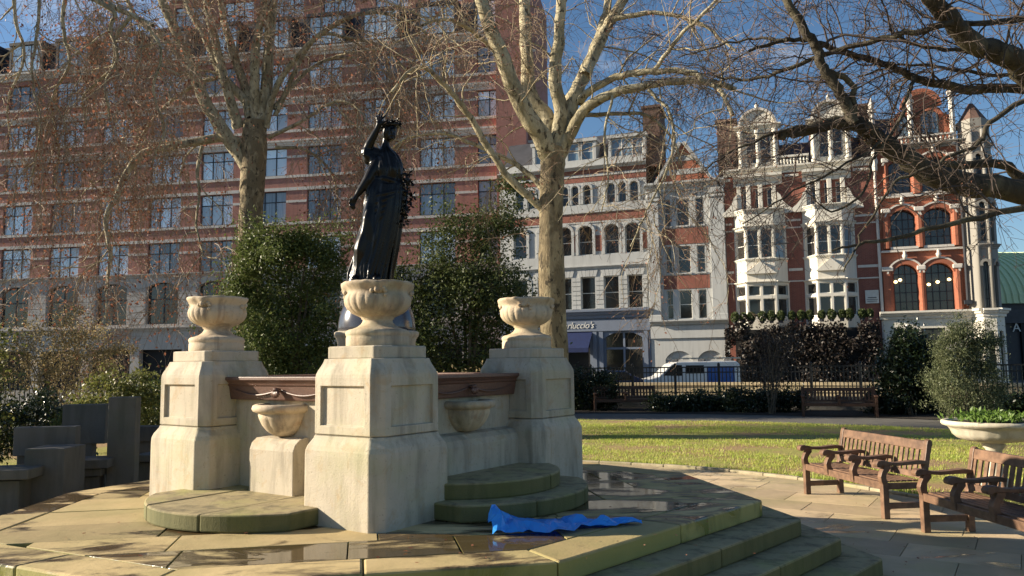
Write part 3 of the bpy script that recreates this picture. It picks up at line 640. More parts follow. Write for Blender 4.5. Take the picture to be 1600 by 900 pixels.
for i, (a, b) in enumerate(rows):
    hv = i in (1, 2)
    (cornice(ho, u0h, u1h, b + .03, b + .62, .28, M['band'], name='stone_band') if hv else band(ho, 'stone_band', u0h, u1h, b + .03, b + .30, .06, M['band'])) if i else None
    band(ho, 'sill_band', u0h, u1h, a - .24, a - .02, .08, M['band'])
    for c in cols: band(ho, 'pier_band', c + wd + .02, c + pit - .02, a + (b - a) * .62, a + (b - a) * .62 + .2, .035, M['band'])
cornice(ho, u0h, u1h + .3, ztop, ztop + .6, .6, M['band'])
# brick end pier standing forward
ue = H.U(778, 200); MB().box(ue, u1h + .2, -.7, .2, zbase, ztop + 7.5).build('end_pier', M['brick'], ho); MB().box(u0h, u1h, 3.25, 14, -.2, ztop + 4.0).build('rear_block', M['brick'], ho); MB().box(H.U(232, 30), u1h, 3.3, 14, ztop + 4.0, ztop + 7.9).build('rear_block', M['brick'], ho)
# mansard with dormers, then a set back top storey
mz0, mz1 = ztop + .6, ztop + 4.1
MB().prism([(.25, mz0), (1.5, mz1), (3.2, mz1 + .3), (3.2, mz0)], u0h, ue, 'yz').build('mansard', M['slate'], ho)
dz0, dz1 = zt(112), zt(72)
for c in cols:
    d = MB().box(c - .28, c + wd + .28, -.02, 2.4, dz1 + .02, dz1 + .32).box(c - .22, c - .0, .04, 2.2, dz0 - .5, dz1 + .02).box(c + wd, c + wd + .22, .04, 2.2, dz0 - .5, dz1 + .02).box(c, c + wd, .04, .5, dz0 - .5, dz0 - .02).build('dormer', M['lead'], ho)
    win(ho, c, c + wd, dz0, dz1, 3, (.62,), .08, .06, .07, M['lead'], M['glass_curtain'], single=True)
tz0, tz1 = mz1 + .25, mz1 + 3.6; tu0 = H.U(232, 30); th = [(c, c + wd, tz0 + .7, tz0 + 2.7) for c in cols if c > tu0 + .3]
wall_holes(tu0, ue, tz0, tz1, th, .25, 2.9).build('attic_wall', M['brick'], ho)
for c, d, a, b in th: win(ho, c, d, a, b, 3, (.6,), 3.02, .06, .07, M['lead'], M['glass_curtain'], single=True)
band(ho, 'attic_coping', tu0, ue, tz1, tz1 + .4, .3, M['band'], y=2.9)
# stone base: arched windows, cornice, shop fascia and dark openings
az0, az1 = H.Z(260, 506), H.Z(260, 441); cz = H.Z(260, 511); fz0 = H.Z(260, 546)
ah = [(c, c + wd, az0, az1) for c in cols]; gh = [(c - .5, c + wd + .5, -.1, fz0) for c in cols]
wall_holes(u0h, u1h, -.2, zbase - .02, ah + gh, .5).build('stone_base', M['hstone'], ho)
cornice(ho, u0h, u1h, zbase - .02, zbase + .3, .3, M['hstone'], name='base_cornice'); cornice(ho, u0h, u1h, cz - .35, cz, .4, M['hstone'], name='shop_cornice')
for c in cols:
    arch_head(ho, c, c + wd, az1, .42, M['hstone'], .5); win(ho, c, c + wd, az0, az1, 2, (.6,), .34, .08, .12, M['lead'], M['glass_dark'], single=True); MB().box(c - .5, c + wd + .5, .5, .55, -.1, fz0).build('dark_opening', M['black'], ho)
    for k in range(7):
        z = az0 + (az1 - az0) * k / 7; MB().box(c + wd + .06, c + pit - .06, -.045, .01, z + .02, z + (az1 - az0) / 7 - .03).build('rusticated_block', M['hstone'], ho)
sgp = H.uz(185, 530); hs = empty('hanging_sign', H.o + H.t * sgp[0] - H.n * 1.2, -H.a, 'small dark hanging sign board on a bracket at the hotel front', 'sign')
MB().box(-.35, .35, -.04, .04, sgp[1] - .38, sgp[1] + .38).build('board', M['lead'], hs); MB().box(-.03, .03, -.03, 1.25, sgp[1] + .42, sgp[1] + .48).box(-.03, .03, -.03, .03, sgp[1] - 1.2, sgp[1] + .6).build('bracket', M['iron'], hs)

# ================================================================== the terrace: white and brick restaurant building
T = Fac(838, 56.0, 20.0); tz = lambda y: T.Z(955, y)
rb = T.thing('restaurant_building', 'white and brick terrace building over a grey-blue restaurant front')
ua, ub = T.U(782), T.U(1014); f1 = [(803, 824), (841, 862), (872, 893), (908, 930), (944, 967), (981, 1004)]; f2 = [(803, 823), (843, 863), (872, 893), (904, 926), (945, 967), (977, 1000)]; f3 = [(806, 818), (824, 836), (845, 857), (876, 888), (893, 904), (911, 923), (948, 961), (966, 978), (984, 997)]
h1 = [(T.U(a, 455), T.U(b, 455), tz(482), tz(431)) for a, b in f1]; h2 = [(T.U(a, 375), T.U(b, 375), tz(396), tz(350)) for a, b in f2]; h3 = [(T.U(a, 300), T.U(b, 300), tz(316), tz(286)) for a, b in f3]
shop = [(T.U(872, 550), T.U(922, 550), -.1, tz(518)), (T.U(944, 550), T.U(1006, 550), .5, tz(518))]
wall_holes(ua, ub, tz(416), tz(259), h2 + h3, .25).build('upper_wall', M['white_shaded'], rb); band(rb, 'brick_band', ua, ub, tz(343.5), tz(331), .02, M['brick2']); band(rb, 'brick_band', ua, ub, tz(281), tz(262), .02, M['brick2']); [band(rb, 'brick_panel', T.U(p_, 375), T.U(q_, 375), tz(391), tz(366), .02, M['brick2']) for p_, q_ in ((866, 869), (897, 900), (930, 941), (971, 973), (1004, 1011))]; wall_holes(ua, ub, tz(484), tz(416), h1, .3).build('white_wall', M['white_shaded'], rb)
wall_holes(ua, ub, -.2, tz(484), shop, .4).build('shop_wall', M['shopblue'], rb); body(rb, ua, ub, tz(259), M['chimney'], .45)
for a, b, c, d in h1:
    win(rb, a, b, c, d, 1, (.5,), .2, .05, .045); band(rb, 'sill', a - .08, b + .08, c - .12, c, .14, M['white_shaded'])
    for k in range(7):
        z = c + (d - c) * k / 7
        for (p, q) in ((a - .34, a - .02), (b + .02, b + .34)): MB().box(p, q, -.05, .01, z + .02, z + (d - c) / 7 - .03).build('rusticated_block', M['white_shaded'], rb)
    for k in range(5):
        t0 = -.5 + k * .2; m_ = (a + b) / 2; wv = (b - a + .5); MB().prism([(m_ + wv * t0 * .8 + .01, d + .02), (m_ + wv * (t0 + .2) * .8 - .01, d + .02), (m_ + wv * (t0 + .2) - .01, d + .5), (m_ + wv * t0 + .01, d + .5)], -.06, .01, 'xz').build('voussoir', M['white_shaded'], rb)
for a, b, c, d in h2:
    win(rb, a, b, c, d, 1, (.45,), .16, .05, .045); arch_head(rb, a, b, d, .32, M['white_shaded'], .25); hood(rb, a, b, d, .32, .2, M['white_shaded'], .12, d - c - .3); 
for a, b, c, d in h3:
    win(rb, a, b, c, d, 1, (.45,), .16, .04, .04); arch_head(rb, a, b, d, .24, M['white_shaded'], .25); hood(rb, a, b, d, .24, .15, M['white_shaded'], .1, d - c - .26)
band(rb, 'sill_band', ua, ub, tz(330), tz(317.5), .12, M['white_shaded']); band(rb, 'string', ua, ub, tz(346), tz(344), .05, M['white_shaded']); band(rb, 'sill_band', ua, ub, tz(415), tz(397), .1, M['white_shaded']); cornice(rb, ua, ub, tz(419), tz(414), .22, M['white_shaded'], name='string'); cornice(rb, ua, ub, tz(497), tz(483), .5, M['shopblue'])
band(rb, 'string', ua, ub, tz(273), tz(269), .06, M['white_shaded']); cornice(rb, ua, ub, tz(262), tz(257), .4, M['white_shaded']); band(rb, 'parapet', ua, ub, tz(257), tz(245), .02, M['white_shaded'])
MB().prism([(.5, tz(250)), (2.2, tz(196)), (9, tz(194)), (9, tz(250))], ua, ub, 'yz').build('roof', M['slate'], rb)
for a, b, n in ((886, 904, 1), (907, 926, 1), (954, 1004, 3), (835, 850, 1)):
    p, q = T.U(a, 230), T.U(b, 230); MB().box(p - .2, p, .1, 2.4, tz(247), tz(216)).box(q, q + .2, .1, 2.4, tz(247), tz(216)).box(p - .3, q + .3, 0, 2.6, tz(216), tz(211)).build('dormer', M['white_shaded'], rb); win(rb, p, q, tz(246), tz(217), n, (.5,), .2, .06, .06, None, M['glass_blue'])
cu = T.U(1003, 230); MB().box(cu, cu + 1.15, .6, 3.2, tz(262), tz(172)).box(cu - .1, cu + 1.25, .5, 3.3, tz(172), tz(168)).build('chimney', M['chimney'], rb)
# shop front
fa = shop[1]; win(rb, fa[0], fa[1], fa[2], fa[3], 2, (.66,), .2, .12, .14, M['shopblue'], M['glass_dark']); arch_head(rb, fa[0], fa[1], fa[3], .5, M['shopblue'], .3); band(rb, 'fascia', ua, ub, tz(517), tz(499), .12, M['shopblue'])
MB().box(shop[0][0], shop[0][1], .4, .45, 0, shop[0][3]).build('dark_opening', M['black'], rb)
for px in (868, 930, 940, 1010): u = T.U(px, 550); MB().box(u - .14, u + .14, -.1, .02, 0, tz(518)).box(u - .18, u + .18, -.14, .02, 0, .5).build('pilaster', M['shopblue'], rb)
a, b = T.U(866, 530), T.U(926, 530); z1 = tz(517); aw = MB().prism([(.0, z1), (-1.25, z1 - 1.15), (-1.25, z1 - 1.45), (-1.2, z1 - 1.45), (-1.2, z1 - 1.18), (.0, z1 - .06)], a, b, 'yz').build('awning', M['navy'], rb)
def text_obj(s, size, m, name, shear=0.0):
    cv = bpy.data.curves.new(name, 'FONT'); cv.body = s; cv.size = size; cv.extrude = .012; cv.shear = shear; cv.align_x = 'CENTER'; tmp = bpy.data.objects.new(name, cv); COL.objects.link(tmp); dg = bpy.context.evaluated_depsgraph_get(); me = bpy.data.meshes.new_from_object(tmp.evaluated_get(dg)); bpy.data.objects.remove(tmp); me.materials.clear(); return link_mesh(name, me, m)
tx = text_obj("Carluccio's", .62, M['sash'], 'lettering', .35); tx.parent = rb; tx.rotation_euler = (R(90), 0, 0); tx.location = ((T.U(873, 506) + T.U(928, 506)) / 2, -.15, tz(512)); ww = tx.dimensions.x or 2.5; tx.scale.x = (T.U(928, 506) - T.U(873, 506)) / max(.5, ww)

# ------------------------------------------------------------------ narrow gabled house
gh_ = T.thing('gabled_house', 'narrow white house with giant pilasters and a striped brick gable'); gz_ = lambda y: T.Z(1073, y); ua, ub = T.U(1014.5), T.U(1136); ia, ib = T.U(1037), T.U(1109)
fl = [(498, 453), (426, 384), (352, 310)]; hh = []
for b_, t_ in fl:
    for p, q in ((1041, 1051), (1060, 1080), (1090, 1103)): hh.append((T.U(p), T.U(q), gz_(b_), gz_(t_)))
wall_holes(ua, ub, gz_(505), gz_(283), hh, .28).build('wall', M['white_shaded'], gh_); body(gh_, ua, ub, gz_(283), M['chimney'])
for a, b, c, d in hh: win(gh_, a, b, c, d, 1, (.5,), .16, .05, .045); band(gh_, 'sill', a - .06, b + .06, c - .1, c, .1, M['white_shaded'])
for b_, t_ in ((451, 430), (381, 356)): band(gh_, 'brick_spandrel', ia, ib, gz_(b_), gz_(t_), .03, M['brick2'])
for p, q in ((1014.5, 1033), (1112, 1136)):
    a, b = T.U(p), T.U(q); MB().box(a + .02, b - .02, -.28, .02, gz_(498), gz_(312)).box(a - .06, b + .06, -.36, .02, gz_(312), gz_(308)).box(a - .0, b + .0, -.33, .02, gz_(500), gz_(492)).build('pilaster', M['white_shaded'], gh_, bevel=.02)
    MB().box(a - .02, b + .02, -.34, .02, gz_(306), gz_(297)).build('capital', M['white_shaded'], gh_, bevel=.06)
cornice(gh_, ua - .1, ub + .1, gz_(297), gz_(284), .55, M['white_shaded']); cornice(gh_, ua, ub, gz_(507), gz_(500), .5, M['white_shaded'], name='shop_cornice')
apx = (ia + ib) / 2; ga, gb = T.U(1026, 270), T.U(1110, 270); z0, z1 = gz_(284), gz_(224)
def gx(z, s): t = (z - z0) / (z1 - z0); return apx + (gb - apx if s > 0 else ga - apx) * (1 - t)
cut = [284, 272, 264, 251, 243, 224]; 
for i in range(5):
    za, zb = gz_(cut[i]), gz_(cut[i+1]); MB().prism([(gx(za, -1), za), (gx(za, 1), za), (gx(zb, 1), zb), (gx(zb, -1), zb)], -.05 - .03 * (i % 2), .5, 'xz').build('gable_course', M['white_shaded'] if i % 2 else M['brick3'], gh_)
for s in (-1, 1):
    MB().prism([(gx(z0, s), z0), (gx(z0, s) + s * .22, z0), (apx + s * .22, z1 + .12), (apx, z1 + .02)], -.25, .55, 'xz').build('gable_coping', M['white_shaded'], gh_)
MB().prism([(ga, z0), (gb, z0), (apx, z1)], .52, 9, 'xz').build('roof', M['slate'], gh_)
gw = [(T.U(1036), T.U(1078), .4, gz_(548)), (T.U(1086), T.U(1126), .4, gz_(548))]
wall_holes(ua, ub, -.2, gz_(507), gw, .18).build('shop_wall', M['white_shaded'], gh_)
for a, b, c, d in gw: arch_head(gh_, a, b, d, .55, M['white_shaded'], .18); MB().box(a, b, .16, .2, c, d).build('blind_panel', M['white_shaded'], gh_)
band(gh_, 'fascia', ua, ub, gz_(528), gz_(509), .12, M['white_shaded'])

# ------------------------------------------------------------------ brick houses with white bay windows
def canted(parent, u0, u1, s, p, z0, z1, holes, m, fn):
    """three faces of a bay; fn(face index) gives windows as fractions"""
    A, B, C, D = (u0, 0), (u0 + s, -p), (u1 - s, -p), (u1, 0)
    for i, (P, Q) in enumerate(((A, B), (B, C), (C, D))):
        L = math.hypot(Q[0] - P[0], Q[1] - P[1]); an = math.atan2(Q[1] - P[1], Q[0] - P[0]); mx = Matrix.Translation((P[0], P[1], 0)) @ Matrix.Rotation(an, 4, 'Z'); hs_ = [(L * a, L * b, c, d) for a, b, c, d in fn(i)]
        put(wall_holes(0, L, z0, z1, hs_, .2), 'bay_wall', m, parent, mx)
        yield i, L, mx, hs_
bh = T.thing('bay_house', 'pair of red brick houses with two tall white bay windows'); bz = lambda y: T.Z(1248, y); ua, ub = T.U(1136.5), T.U(1378)
h4 = []
for base in (1160, 1268):
    for p, q in ((0, 12), (20, 32), (38, 52)): h4.append((T.U(base + p, 300), T.U(base + q, 300), bz(322), bz(288)))
wall_holes(ua, ub, -.2, bz(262), h4, .25).build('wall', M['brick2'], bh); body(bh, ua, ub, bz(262), M['chimney'])
for a, b, c, d in h4: win(bh, a, b, c, d, 1, (.5,), .14, .05, .045)
for base in (1154, 1262):
    a, b = T.U(base, 300), T.U(base + 66, 300)
    for px in (base + 1, base + 15.5, base + 34, base + 55): u = T.U(px, 300); MB().box(u - .14, u + .14, -.22, .0, bz(326), bz(284)).build('mullion', M['white'], bh, bevel=.03)
    cornice(bh, a - .3, b + .1, bz(285), bz(268), .5, M['white'])
    for s, uu in ((-1, a - .1), (1, T.U(base + 60, 300))):
        pts = [(uu, bz(332)), (uu + s * .95, bz(332)), (uu + s * .9, bz(326)), (uu + s * .6, bz(320)), (uu + s * .35, bz(313)), (uu + s * .2, bz(303)), (uu, bz(298))]; MB().prism(pts, -.3, -.02, 'xz').build('scroll_bracket', M['white'], bh)
for base in (1148, 1256):
    u0, u1 = T.U(base, 420), T.U(base + 84, 420); s, p = .75, .85; z_ = [bz(y) for y in (495, 442, 405, 356, 326)]
    fr1 = lambda i: ([(.12, .88, bz(495), bz(466)), (.12, .88, bz(461), bz(445))] if i != 1 else [(.06, .46, bz(495), bz(466)), (.54, .94, bz(495), bz(466)), (.06, .46, bz(461), bz(445)), (.54, .94, bz(461), bz(445))])
    for i, L, mx, hs_ in canted(bh, u0, u1, s, p, bz(560), bz(441), None, M['white'], fr1):
        for h in hs_: win(bh, *h, 1, (), .1, .05, .04, None, M['glass_dark'], mx)
    for i, L, mx, hs_ in canted(bh, u0 + .05, u1 - .05, s, p - .03, bz(441), bz(404), None, M['white'], lambda i: []):
        cornice(bh, 0, L, bz(443), bz(439), .2, M['white'], mx, 'bay_cornice'); cornice(bh, 0, L, bz(407), bz(403), .14, M['white'], mx, 'bay_cornice')
        if i == 1: put(MB().prism([(-.1, bz(427)), (L + .1, bz(427)), (L / 2, bz(408))], -.22, .0, 'xz'), 'pediment', M['white'], bh, mx)
    for i, L, mx, hs_ in canted(bh, u0 + .05, u1 - .05, s, p - .03, bz(404), bz(326), None, M['white'], lambda i: [(.14, .86, bz(402), bz(357))] if i != 1 else [(.06, .46, bz(402), bz(357)), (.54, .94, bz(402), bz(357))]):
        for h in hs_: win(bh, *h, 1, (.45,), .1, .05, .04, None, M['glass_blue'] if i == 2 else M['glass_dark'], mx)
        cornice(bh, -.05, L + .05, bz(356), bz(351), .14, M['white'], mx, 'bay_cornice'); cornice(bh, -.05, L + .05, bz(331), bz(325), .2, M['white'], mx, 'bay_cornice')
    MB().prism([(u0, 0), (u0 + s, -p), (u1 - s, -p), (u1, 0)], bz(326), bz(324.5), 'xy').build('bay_roof', M['slate'], bh)
for y0, y1 in ((423, 419), (440, 438), (345, 342), (356, 354), (275, 271)):
    for p, q in ((1137, 1147), (1233, 1255), (1341, 1378)): band(bh, 'string', T.U(p), T.U(q), bz(y0), bz(y1), .05, M['band'])
cornice(bh, ua, ub, bz(268), bz(257), .35, M['white']); MB().prism([(.6, bz(258)), (3.0, bz(205)), (9, bz(203)), (9, bz(258))], ua, ub, 'yz').build('roof', M['slate'], bh)
for base, top in ((1152, 168), (1266, 175)):                                   # attic gables with columns and round heads
    u0, u1 = T.U(base, 220), T.U(base + 64, 220); zb, zt_ = bz(257), bz(196); h = [(u0 + .5, u0 + (u1 - u0) * .46, zb + .4, zt_ - .3), (u0 + (u1 - u0) * .54, u1 - .5, zb + .4, zt_ - .3)]
    wall_holes(u0, u1, zb, zt_, h, .25, .2).build('attic_gable', M['white'], bh); MB().box(u0, u1, .5, 3.5, zb, zt_).build('attic_side', M['brick2'], bh)
    for q in h: win(bh, *q, 1, (.5,), .34, .06, .05)
    for uu in (u0 + .2, (u0 + u1) / 2, u1 - .2): MB().lathe([(.2, zb), (.2, zb + .25), (.14, zb + .3), (.13, zt_ - .35), (.2, zt_ - .25), (.2, zt_)], 12, c=(uu, .05, 0)).build('column', M['white'], bh, smooth=True)
    cornice(bh, u0 - .2, u1 + .2, zt_, zt_ + .35, .35, M['white'], y=.2); m_ = (u0 + u1) / 2; pts = arch_pts(u0 + .2, u1 - .2, zt_ + .35, 1.0, 16); MB().prism(pts, .1, .8, 'xz').build('round_pediment', M['white'], bh); hood(bh, u0 + .2, u1 - .2, zt_ + 1.35, 1.0, .15, M['band'], .15, y=.1)
    MB().lathe([(.16, 0), (.16, .2), (.08, .3), (.14, .45), (.0, .75)], 10, c=(m_, .4, zt_ + 1.3)).build('finial', M['white'], bh, smooth=True)
u0, u1 = T.U(1218, 250), T.U(1264, 250); bal = MB().lathe([(.07, 0), (.05, .1), (.09, .3), (.05, .5), (.07, .6)], 8).mesh('baluster'); bal.materials.append(M['white']); MB().box(u0, u1, -.1, .15, bz(244), bz(241)).build('balustrade_rail', M['white'], bh)
for i in range(9): link_mesh('baluster', bal, None, bh, (u0 + (u1 - u0) * (i + .5) / 9, .02, bz(257)))
for p, w_ in ((1119, 30), (1346, 14)): u = T.U(p, 220); MB().box(u, u + w_ * .04, .8, 3.0, bz(262), bz(172)).box(u - .1, u + w_ * .04 + .1, .7, 3.1, bz(172), bz(168)).build('chimney', M['chimney'], bh)
u = T.U(1368, 300); MB().tube([(u, -.12, bz(268)), (u, -.12, 1)], .09, 8).box(u - .2, u + .2, -.3, 0, bz(268), bz(262)).build('drainpipe', M['band'], bh)
sg = MB().box(T.U(1352, 465), T.U(1373, 465), -.12, -.02, bz(478), bz(458)).build('wall_sign', M['sash'], bh)
for i, (wv, hv) in enumerate(((.5, .05), (.62, .03), (.55, .03))): c = (T.U(1352, 465) + T.U(1373, 465)) / 2; MB().box(c - wv / 2, c + wv / 2, -.125, -.115, bz(470 + i * 2.6), bz(470 + i * 2.6) + hv).build('sign_line', M['lead'], sg)
for px, py in ((1224, 462), (1228, 474), (1337, 467), (1299, 478), (1316, 478)): u, z = T.uz(px, py); MB().lathe([(0, -.1), (.09, -.06), (.12, 0), (.09, .06), (0, .1)], 10, c=(u, .2, z)).build('lamp', M['glow'], bh)

# ------------------------------------------------------------------ corner building
ck = T.thing('corner_building', 'ornate orange brick corner building with arched windows and stone turret'); kz = lambda y: T.Z(1445, y); ua, ub = T.U(1378.5), T.U(1513)
k1 = [(T.U(1397, 450), T.U(1435, 450), kz(485), kz(412)), (T.U(1447, 450), T.U(1491, 450), kz(485), kz(412))]; k2 = [(T.U(1392, 355), T.U(1430, 355), kz(384), kz(326)), (T.U(1444, 355), T.U(1486, 355), kz(384), kz(326))]; k3 = [(T.U(1388, 275), T.U(1422, 275), kz(300), kz(247)), (T.U(1440, 275), T.U(1480, 275), kz(300), kz(247))]
wall_holes(ua, ub, kz(497), kz(226), k1 + k2 + k3, .35).build('wall', M['brick3'], ck); body(ck, ua, T.U(1556), kz(226), M['brick2'], .45)
for hs_, nx, zs, rise in ((k1, 4, (.2, .4, .6, .8), .55), (k2, 4, (.25, .5, .75), .4), (k3, 3, (.33, .66), .3)):
    for a, b, c, d in hs_:
        win(ck, a, b, c, d, nx, zs, .24, .06, .05, M['lead'], M['glass_dark']); arch_head(ck, a, b, d, rise, M['brick3'], .35); hood(ck, a, b, d, rise, .28, M['brick3'], .22); hood(ck, a - .28, b + .28, d + .28, rise + .28, .1, M['band'], .27, name='hood_mould'); band(ck, 'sill', a - .1, b + .1, c - .15, c, .2, M['band'])
        MB().lathe([(.05, 0), (.12, .1), (.16, .25), (.08, .34), (.1, .42), (.0, .55)], 8, c=((a + b) / 2, -.25, d + .3)).build('finial', M['band'], ck, smooth=True)
for px0, px1, y0, y1 in ((1380, 1396, 487, 422), (1435, 1447, 487, 422), (1491, 1505, 487, 422), (1378.5, 1391, 386, 330), (1430, 1444, 386, 330), (1486, 1500, 386, 330), (1378.5, 1388, 302, 250), (1422, 1440, 302, 250), (1480, 1494, 302, 250)):
    a, b = T.U(px0, (y0 + y1) / 2), T.U(px1, (y0 + y1) / 2); put(MB().prism([(a + .03, 0), (a + .03, -.16), (a + .16, -.26), (b - .16, -.26), (b - .03, -.16), (b - .03, 0)], kz(y0), kz(y1), 'xy'), 'brick_pier', M['brick3'], ck); MB().box(a - .04, b + .04, -.32, .02, kz(y1), kz(y1 - 7)).build('capital', M['band'], ck, bevel=.05)
band(ck, 'string', ua, ub, kz(392), kz(389), .2, M['band']); band(ck, 'string', ua, ub, kz(306), kz(303), .2, M['band']); cornice(ck, ua - .1, ub + .2, kz(232), kz(224), .5, M['greystone'])
bl = T.U(1398, 218), T.U(1486, 218); MB().box(bl[0], bl[1], -.42, -.18, kz(215), kz(212.5)).build('balustrade_rail', M['band'], ck); b2_ = MB().lathe([(.07, 0), (.05, .06), (.09, .18), (.05, .3), (.07, .36)], 8).mesh('baluster'); b2_.materials.append(M['band'])
for i in range(13): link_mesh('baluster', b2_, None, ck, (bl[0] + (bl[1] - bl[0]) * (i + .5) / 13, -.3, kz(224)))
g0, g1 = T.U(1392, 190), T.U(1490, 190); gm = (g0 + g1) / 2; zb = kz(224); zt2 = kz(137); hh = zt2 - zb; gw_ = [(T.U(1402, 195), T.U(1419, 195), kz(211), kz(176)), (T.U(1438, 195), T.U(1467, 195), kz(211), kz(174))]
pts = [(g0, zb), (g1, zb), (g1, zb + hh * .45), (g1 - .5, zb + hh * .5), (g1 - .75, zb + hh * .62), (g1 - 1.3, zb + hh * .66)] + [(gm + 1.15 * math.cos(t), zb + hh * .68 + hh * .32 * math.sin(t)) for t in np.linspace(0, math.pi, 12)] + [(g0 + 1.3, zb + hh * .66), (g0 + .75, zb + hh * .62), (g0 + .5, zb + hh * .5), (g0, zb + hh * .45)]
MB().prism(pts, .0, .5, 'xz').build('shaped_gable', M['brick3'], ck); MB().prism([(.5, zb), (3.5, zb + hh * .8), (9, zb + hh * .78), (9, zb)], ua, ub, 'yz').build('roof', M['slate'], ck)
for a, b, c, d in gw_: win(ck, a, b, c, d, 2, (.5,), -.06, .07, .05, M['lead'], M['glass_blue']); hood(ck, a, b, d, .3, .2, M['brick3'], .16)
for px, y1, y0 in ((1362, 148, 262), (1422, 140, 226), (1487, 132, 232)):
    u = T.U(px, 190); MB().lathe([(.16, kz(y0)), (.16, kz(y1 + 22)), (.24, kz(y1 + 20)), (.24, kz(y1 + 16)), (.14, kz(y1 + 15)), (.18, kz(y1 + 8)), (.0, kz(y1 - 4))], 8, c=(u, -.2, 0)).build('pinnacle', M['band'], ck)
tu0, tu1 = T.U(1511, 430), T.U(1562, 430)
rowsK = [(kz(485), kz(415)), (kz(384), kz(325)), (kz(300), kz(252))]
for i, L, mx, hs_ in canted(ck, tu0, tu1, .55, .75, kz(490), kz(200), None, M['greystone'], lambda i: [] if i == 0 else ([(.3, .72, a, b) for a, b in rowsK] if i == 1 else [(.3, .7, a, b) for a, b in rowsK])):
    for h in hs_: win(ck, *h, 2, (.2, .4, .6, .8), .14, .05, .045, M['lead'], M['glass_dark'], mx); arch_head(ck, *h[:2], h[3], .25, M['greystone'], .2, mx=mx); hood(ck, h[0], h[1], h[3], .25, .16, M['greystone'], .12, mx=mx)
    for y0 in (392, 306, 238): cornice(ck, -.02, L + .02, kz(y0 + 3), kz(y0 - 4), .2, M['greystone'], mx, 'turret_string')
    if i < 2: put(MB().tube([(L, -.02, kz(490)), (L, -.02, kz(215))], .11, 10), 'turret_shaft', M['greystone'], ck, mx, smooth=True)
MB().prism([(tu0, 0), (tu0 + .55, -.75), (tu1 - .55, -.75), (tu1, 0), (tu1, 1.5), (tu0, 1.5)], kz(200), kz(197), 'xy').build('turret_cap', M['greystone'], ck)
MB().loft([[(tu0 + .1, -.1, kz(197)), (tu0 + .6, -.7, kz(197)), (tu1 - .6, -.7, kz(197)), (tu1 - .1, -.1, kz(197)), (tu1 - .1, 1.4, kz(197)), (tu0 + .1, 1.4, kz(197))], [((tu0 + tu1) / 2 + dx * .12, .3 + dy * .12, kz(168)) for dx, dy in ((-1, -.5), (-.5, -1), (.5, -1), (1, -.5), (1, 1), (-1, 1))]]).build('turret_roof', M['chimney'], ck)
u = T.U(1506, 400); MB().tube([(u, -.35, kz(226)), (u, -.35, kz(480))], .08, 8).box(u - .2, u + .2, -.5, -.2, kz(478), kz(472)).build('drainpipe', M['lead'], ck)
# white shop below
sw_ = [(T.U(1397, 545), T.U(1432, 545), .2, kz(513)), (T.U(1440, 545), T.U(1478, 545), .2, kz(513))]
wall_holes(ua - .1, ub, -.2, kz(497), sw_, .3, -.25).build('shop_wall', M['white'], ck); cornice(ck, ua - .3, ub, kz(498), kz(486), .5, M['white'], y=-.25, name='shop_cornice')
for a, b, c, d in sw_: win(ck, a, b, c, d, 2, (.7,), -.1, .1, .08, M['lead'], M['glass_dark'])
for i, L, mx, hs_ in canted(ck, tu0 - .05, tu1 + .1, .6, .95, -.2, kz(490), None, M['white'], lambda i: [(.25, .75, .6, kz(520))] if i else []):
    for h in hs_: win(ck, *h, 1, (.7,), .12, .06, .05, M['lead'], M['glass_dark'], mx)
    cornice(ck, -.05, L + .05, kz(498), kz(486), .35, M['white'], mx, 'shop_cornice')
for px, py in ((1400, 440), (1407, 437), (1452, 444), (1466, 440), (1484, 436)): u, z = T.uz(px, py); MB().lathe([(0, -.09), (.08, -.05), (.1, 0), (.08, .05), (0, .09)], 10, c=(u, .2, z)).build('lamp', M['glow'], ck)

# ------------------------------------------------------------------ climber-covered front and clipped box balls
cl = empty('climber_front', T.o, -T.a, 'dark climber covering the ground floor below the bay windows', 'climber'); u0, u1 = T.U(1142, 560, -2.2), T.U(1374, 560, -2.2); ctop = T.Z(1258, 500, -2.2)
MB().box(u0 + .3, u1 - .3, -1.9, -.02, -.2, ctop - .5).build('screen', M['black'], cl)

# ================================================================== market hall with a pale green roof
mk = empty('market_hall', (0, 0, 0), label='market hall with pale green ribbed metal roof at the far right', cat='building'); YM = 66.0
w = N('green_metal'); v = w.co('Object'); M['greenroof'] = w.set(w.mix(w.noise(v, .6, 5), (.62, .72, .42), (.52, .63, .36)), .45, 0, .4)
a, b = at(1490, 470, YM), at(1760, 470, YM); ze, zr = at(1576, 474, YM).z, at(1576, 398, YM + 9).z; arc = [(YM + 9 * (1 - math.cos(t)), ze + (zr - ze) * math.sin(t)) for t in np.linspace(0, math.pi / 2, 12)]
MB().prism(arc + [(YM + 9, ze)], a.x, b.x, 'yz').build('roof', M['greenroof'], mk)
n = 26
for i in range(n): x = a.x + (b.x - a.x) * i / n; MB().tube([(x, y - .05, z + .05) for y, z in arc], .07, 5).build('roof_rib', M['greenroof'], mk)
MB().box(a.x, b.x, YM + .3, YM + 12, -.2, ze).build('wall', M['lead'], mk); z0, z1 = at(1576, 505, YM).z, at(1576, 484, YM).z; MB().box(a.x, b.x, YM, YM + .4, z0, z1).build('fascia', M['slate'], mk)
for i in range(6): x = a.x + (b.x - a.x) * (i + .3) / 6; MB().box(x, x + .3, YM + .1, YM + .4, -.2, z0).build('column', M['black'], mk)
ta = text_obj('A', 1.05, M['sash'], 'lettering'); ta.parent = mk; ta.rotation_euler = (R(90), 0, 0); p_ = at(1590, 518, YM); ta.location = (p_.x, YM + .1, p_.z)

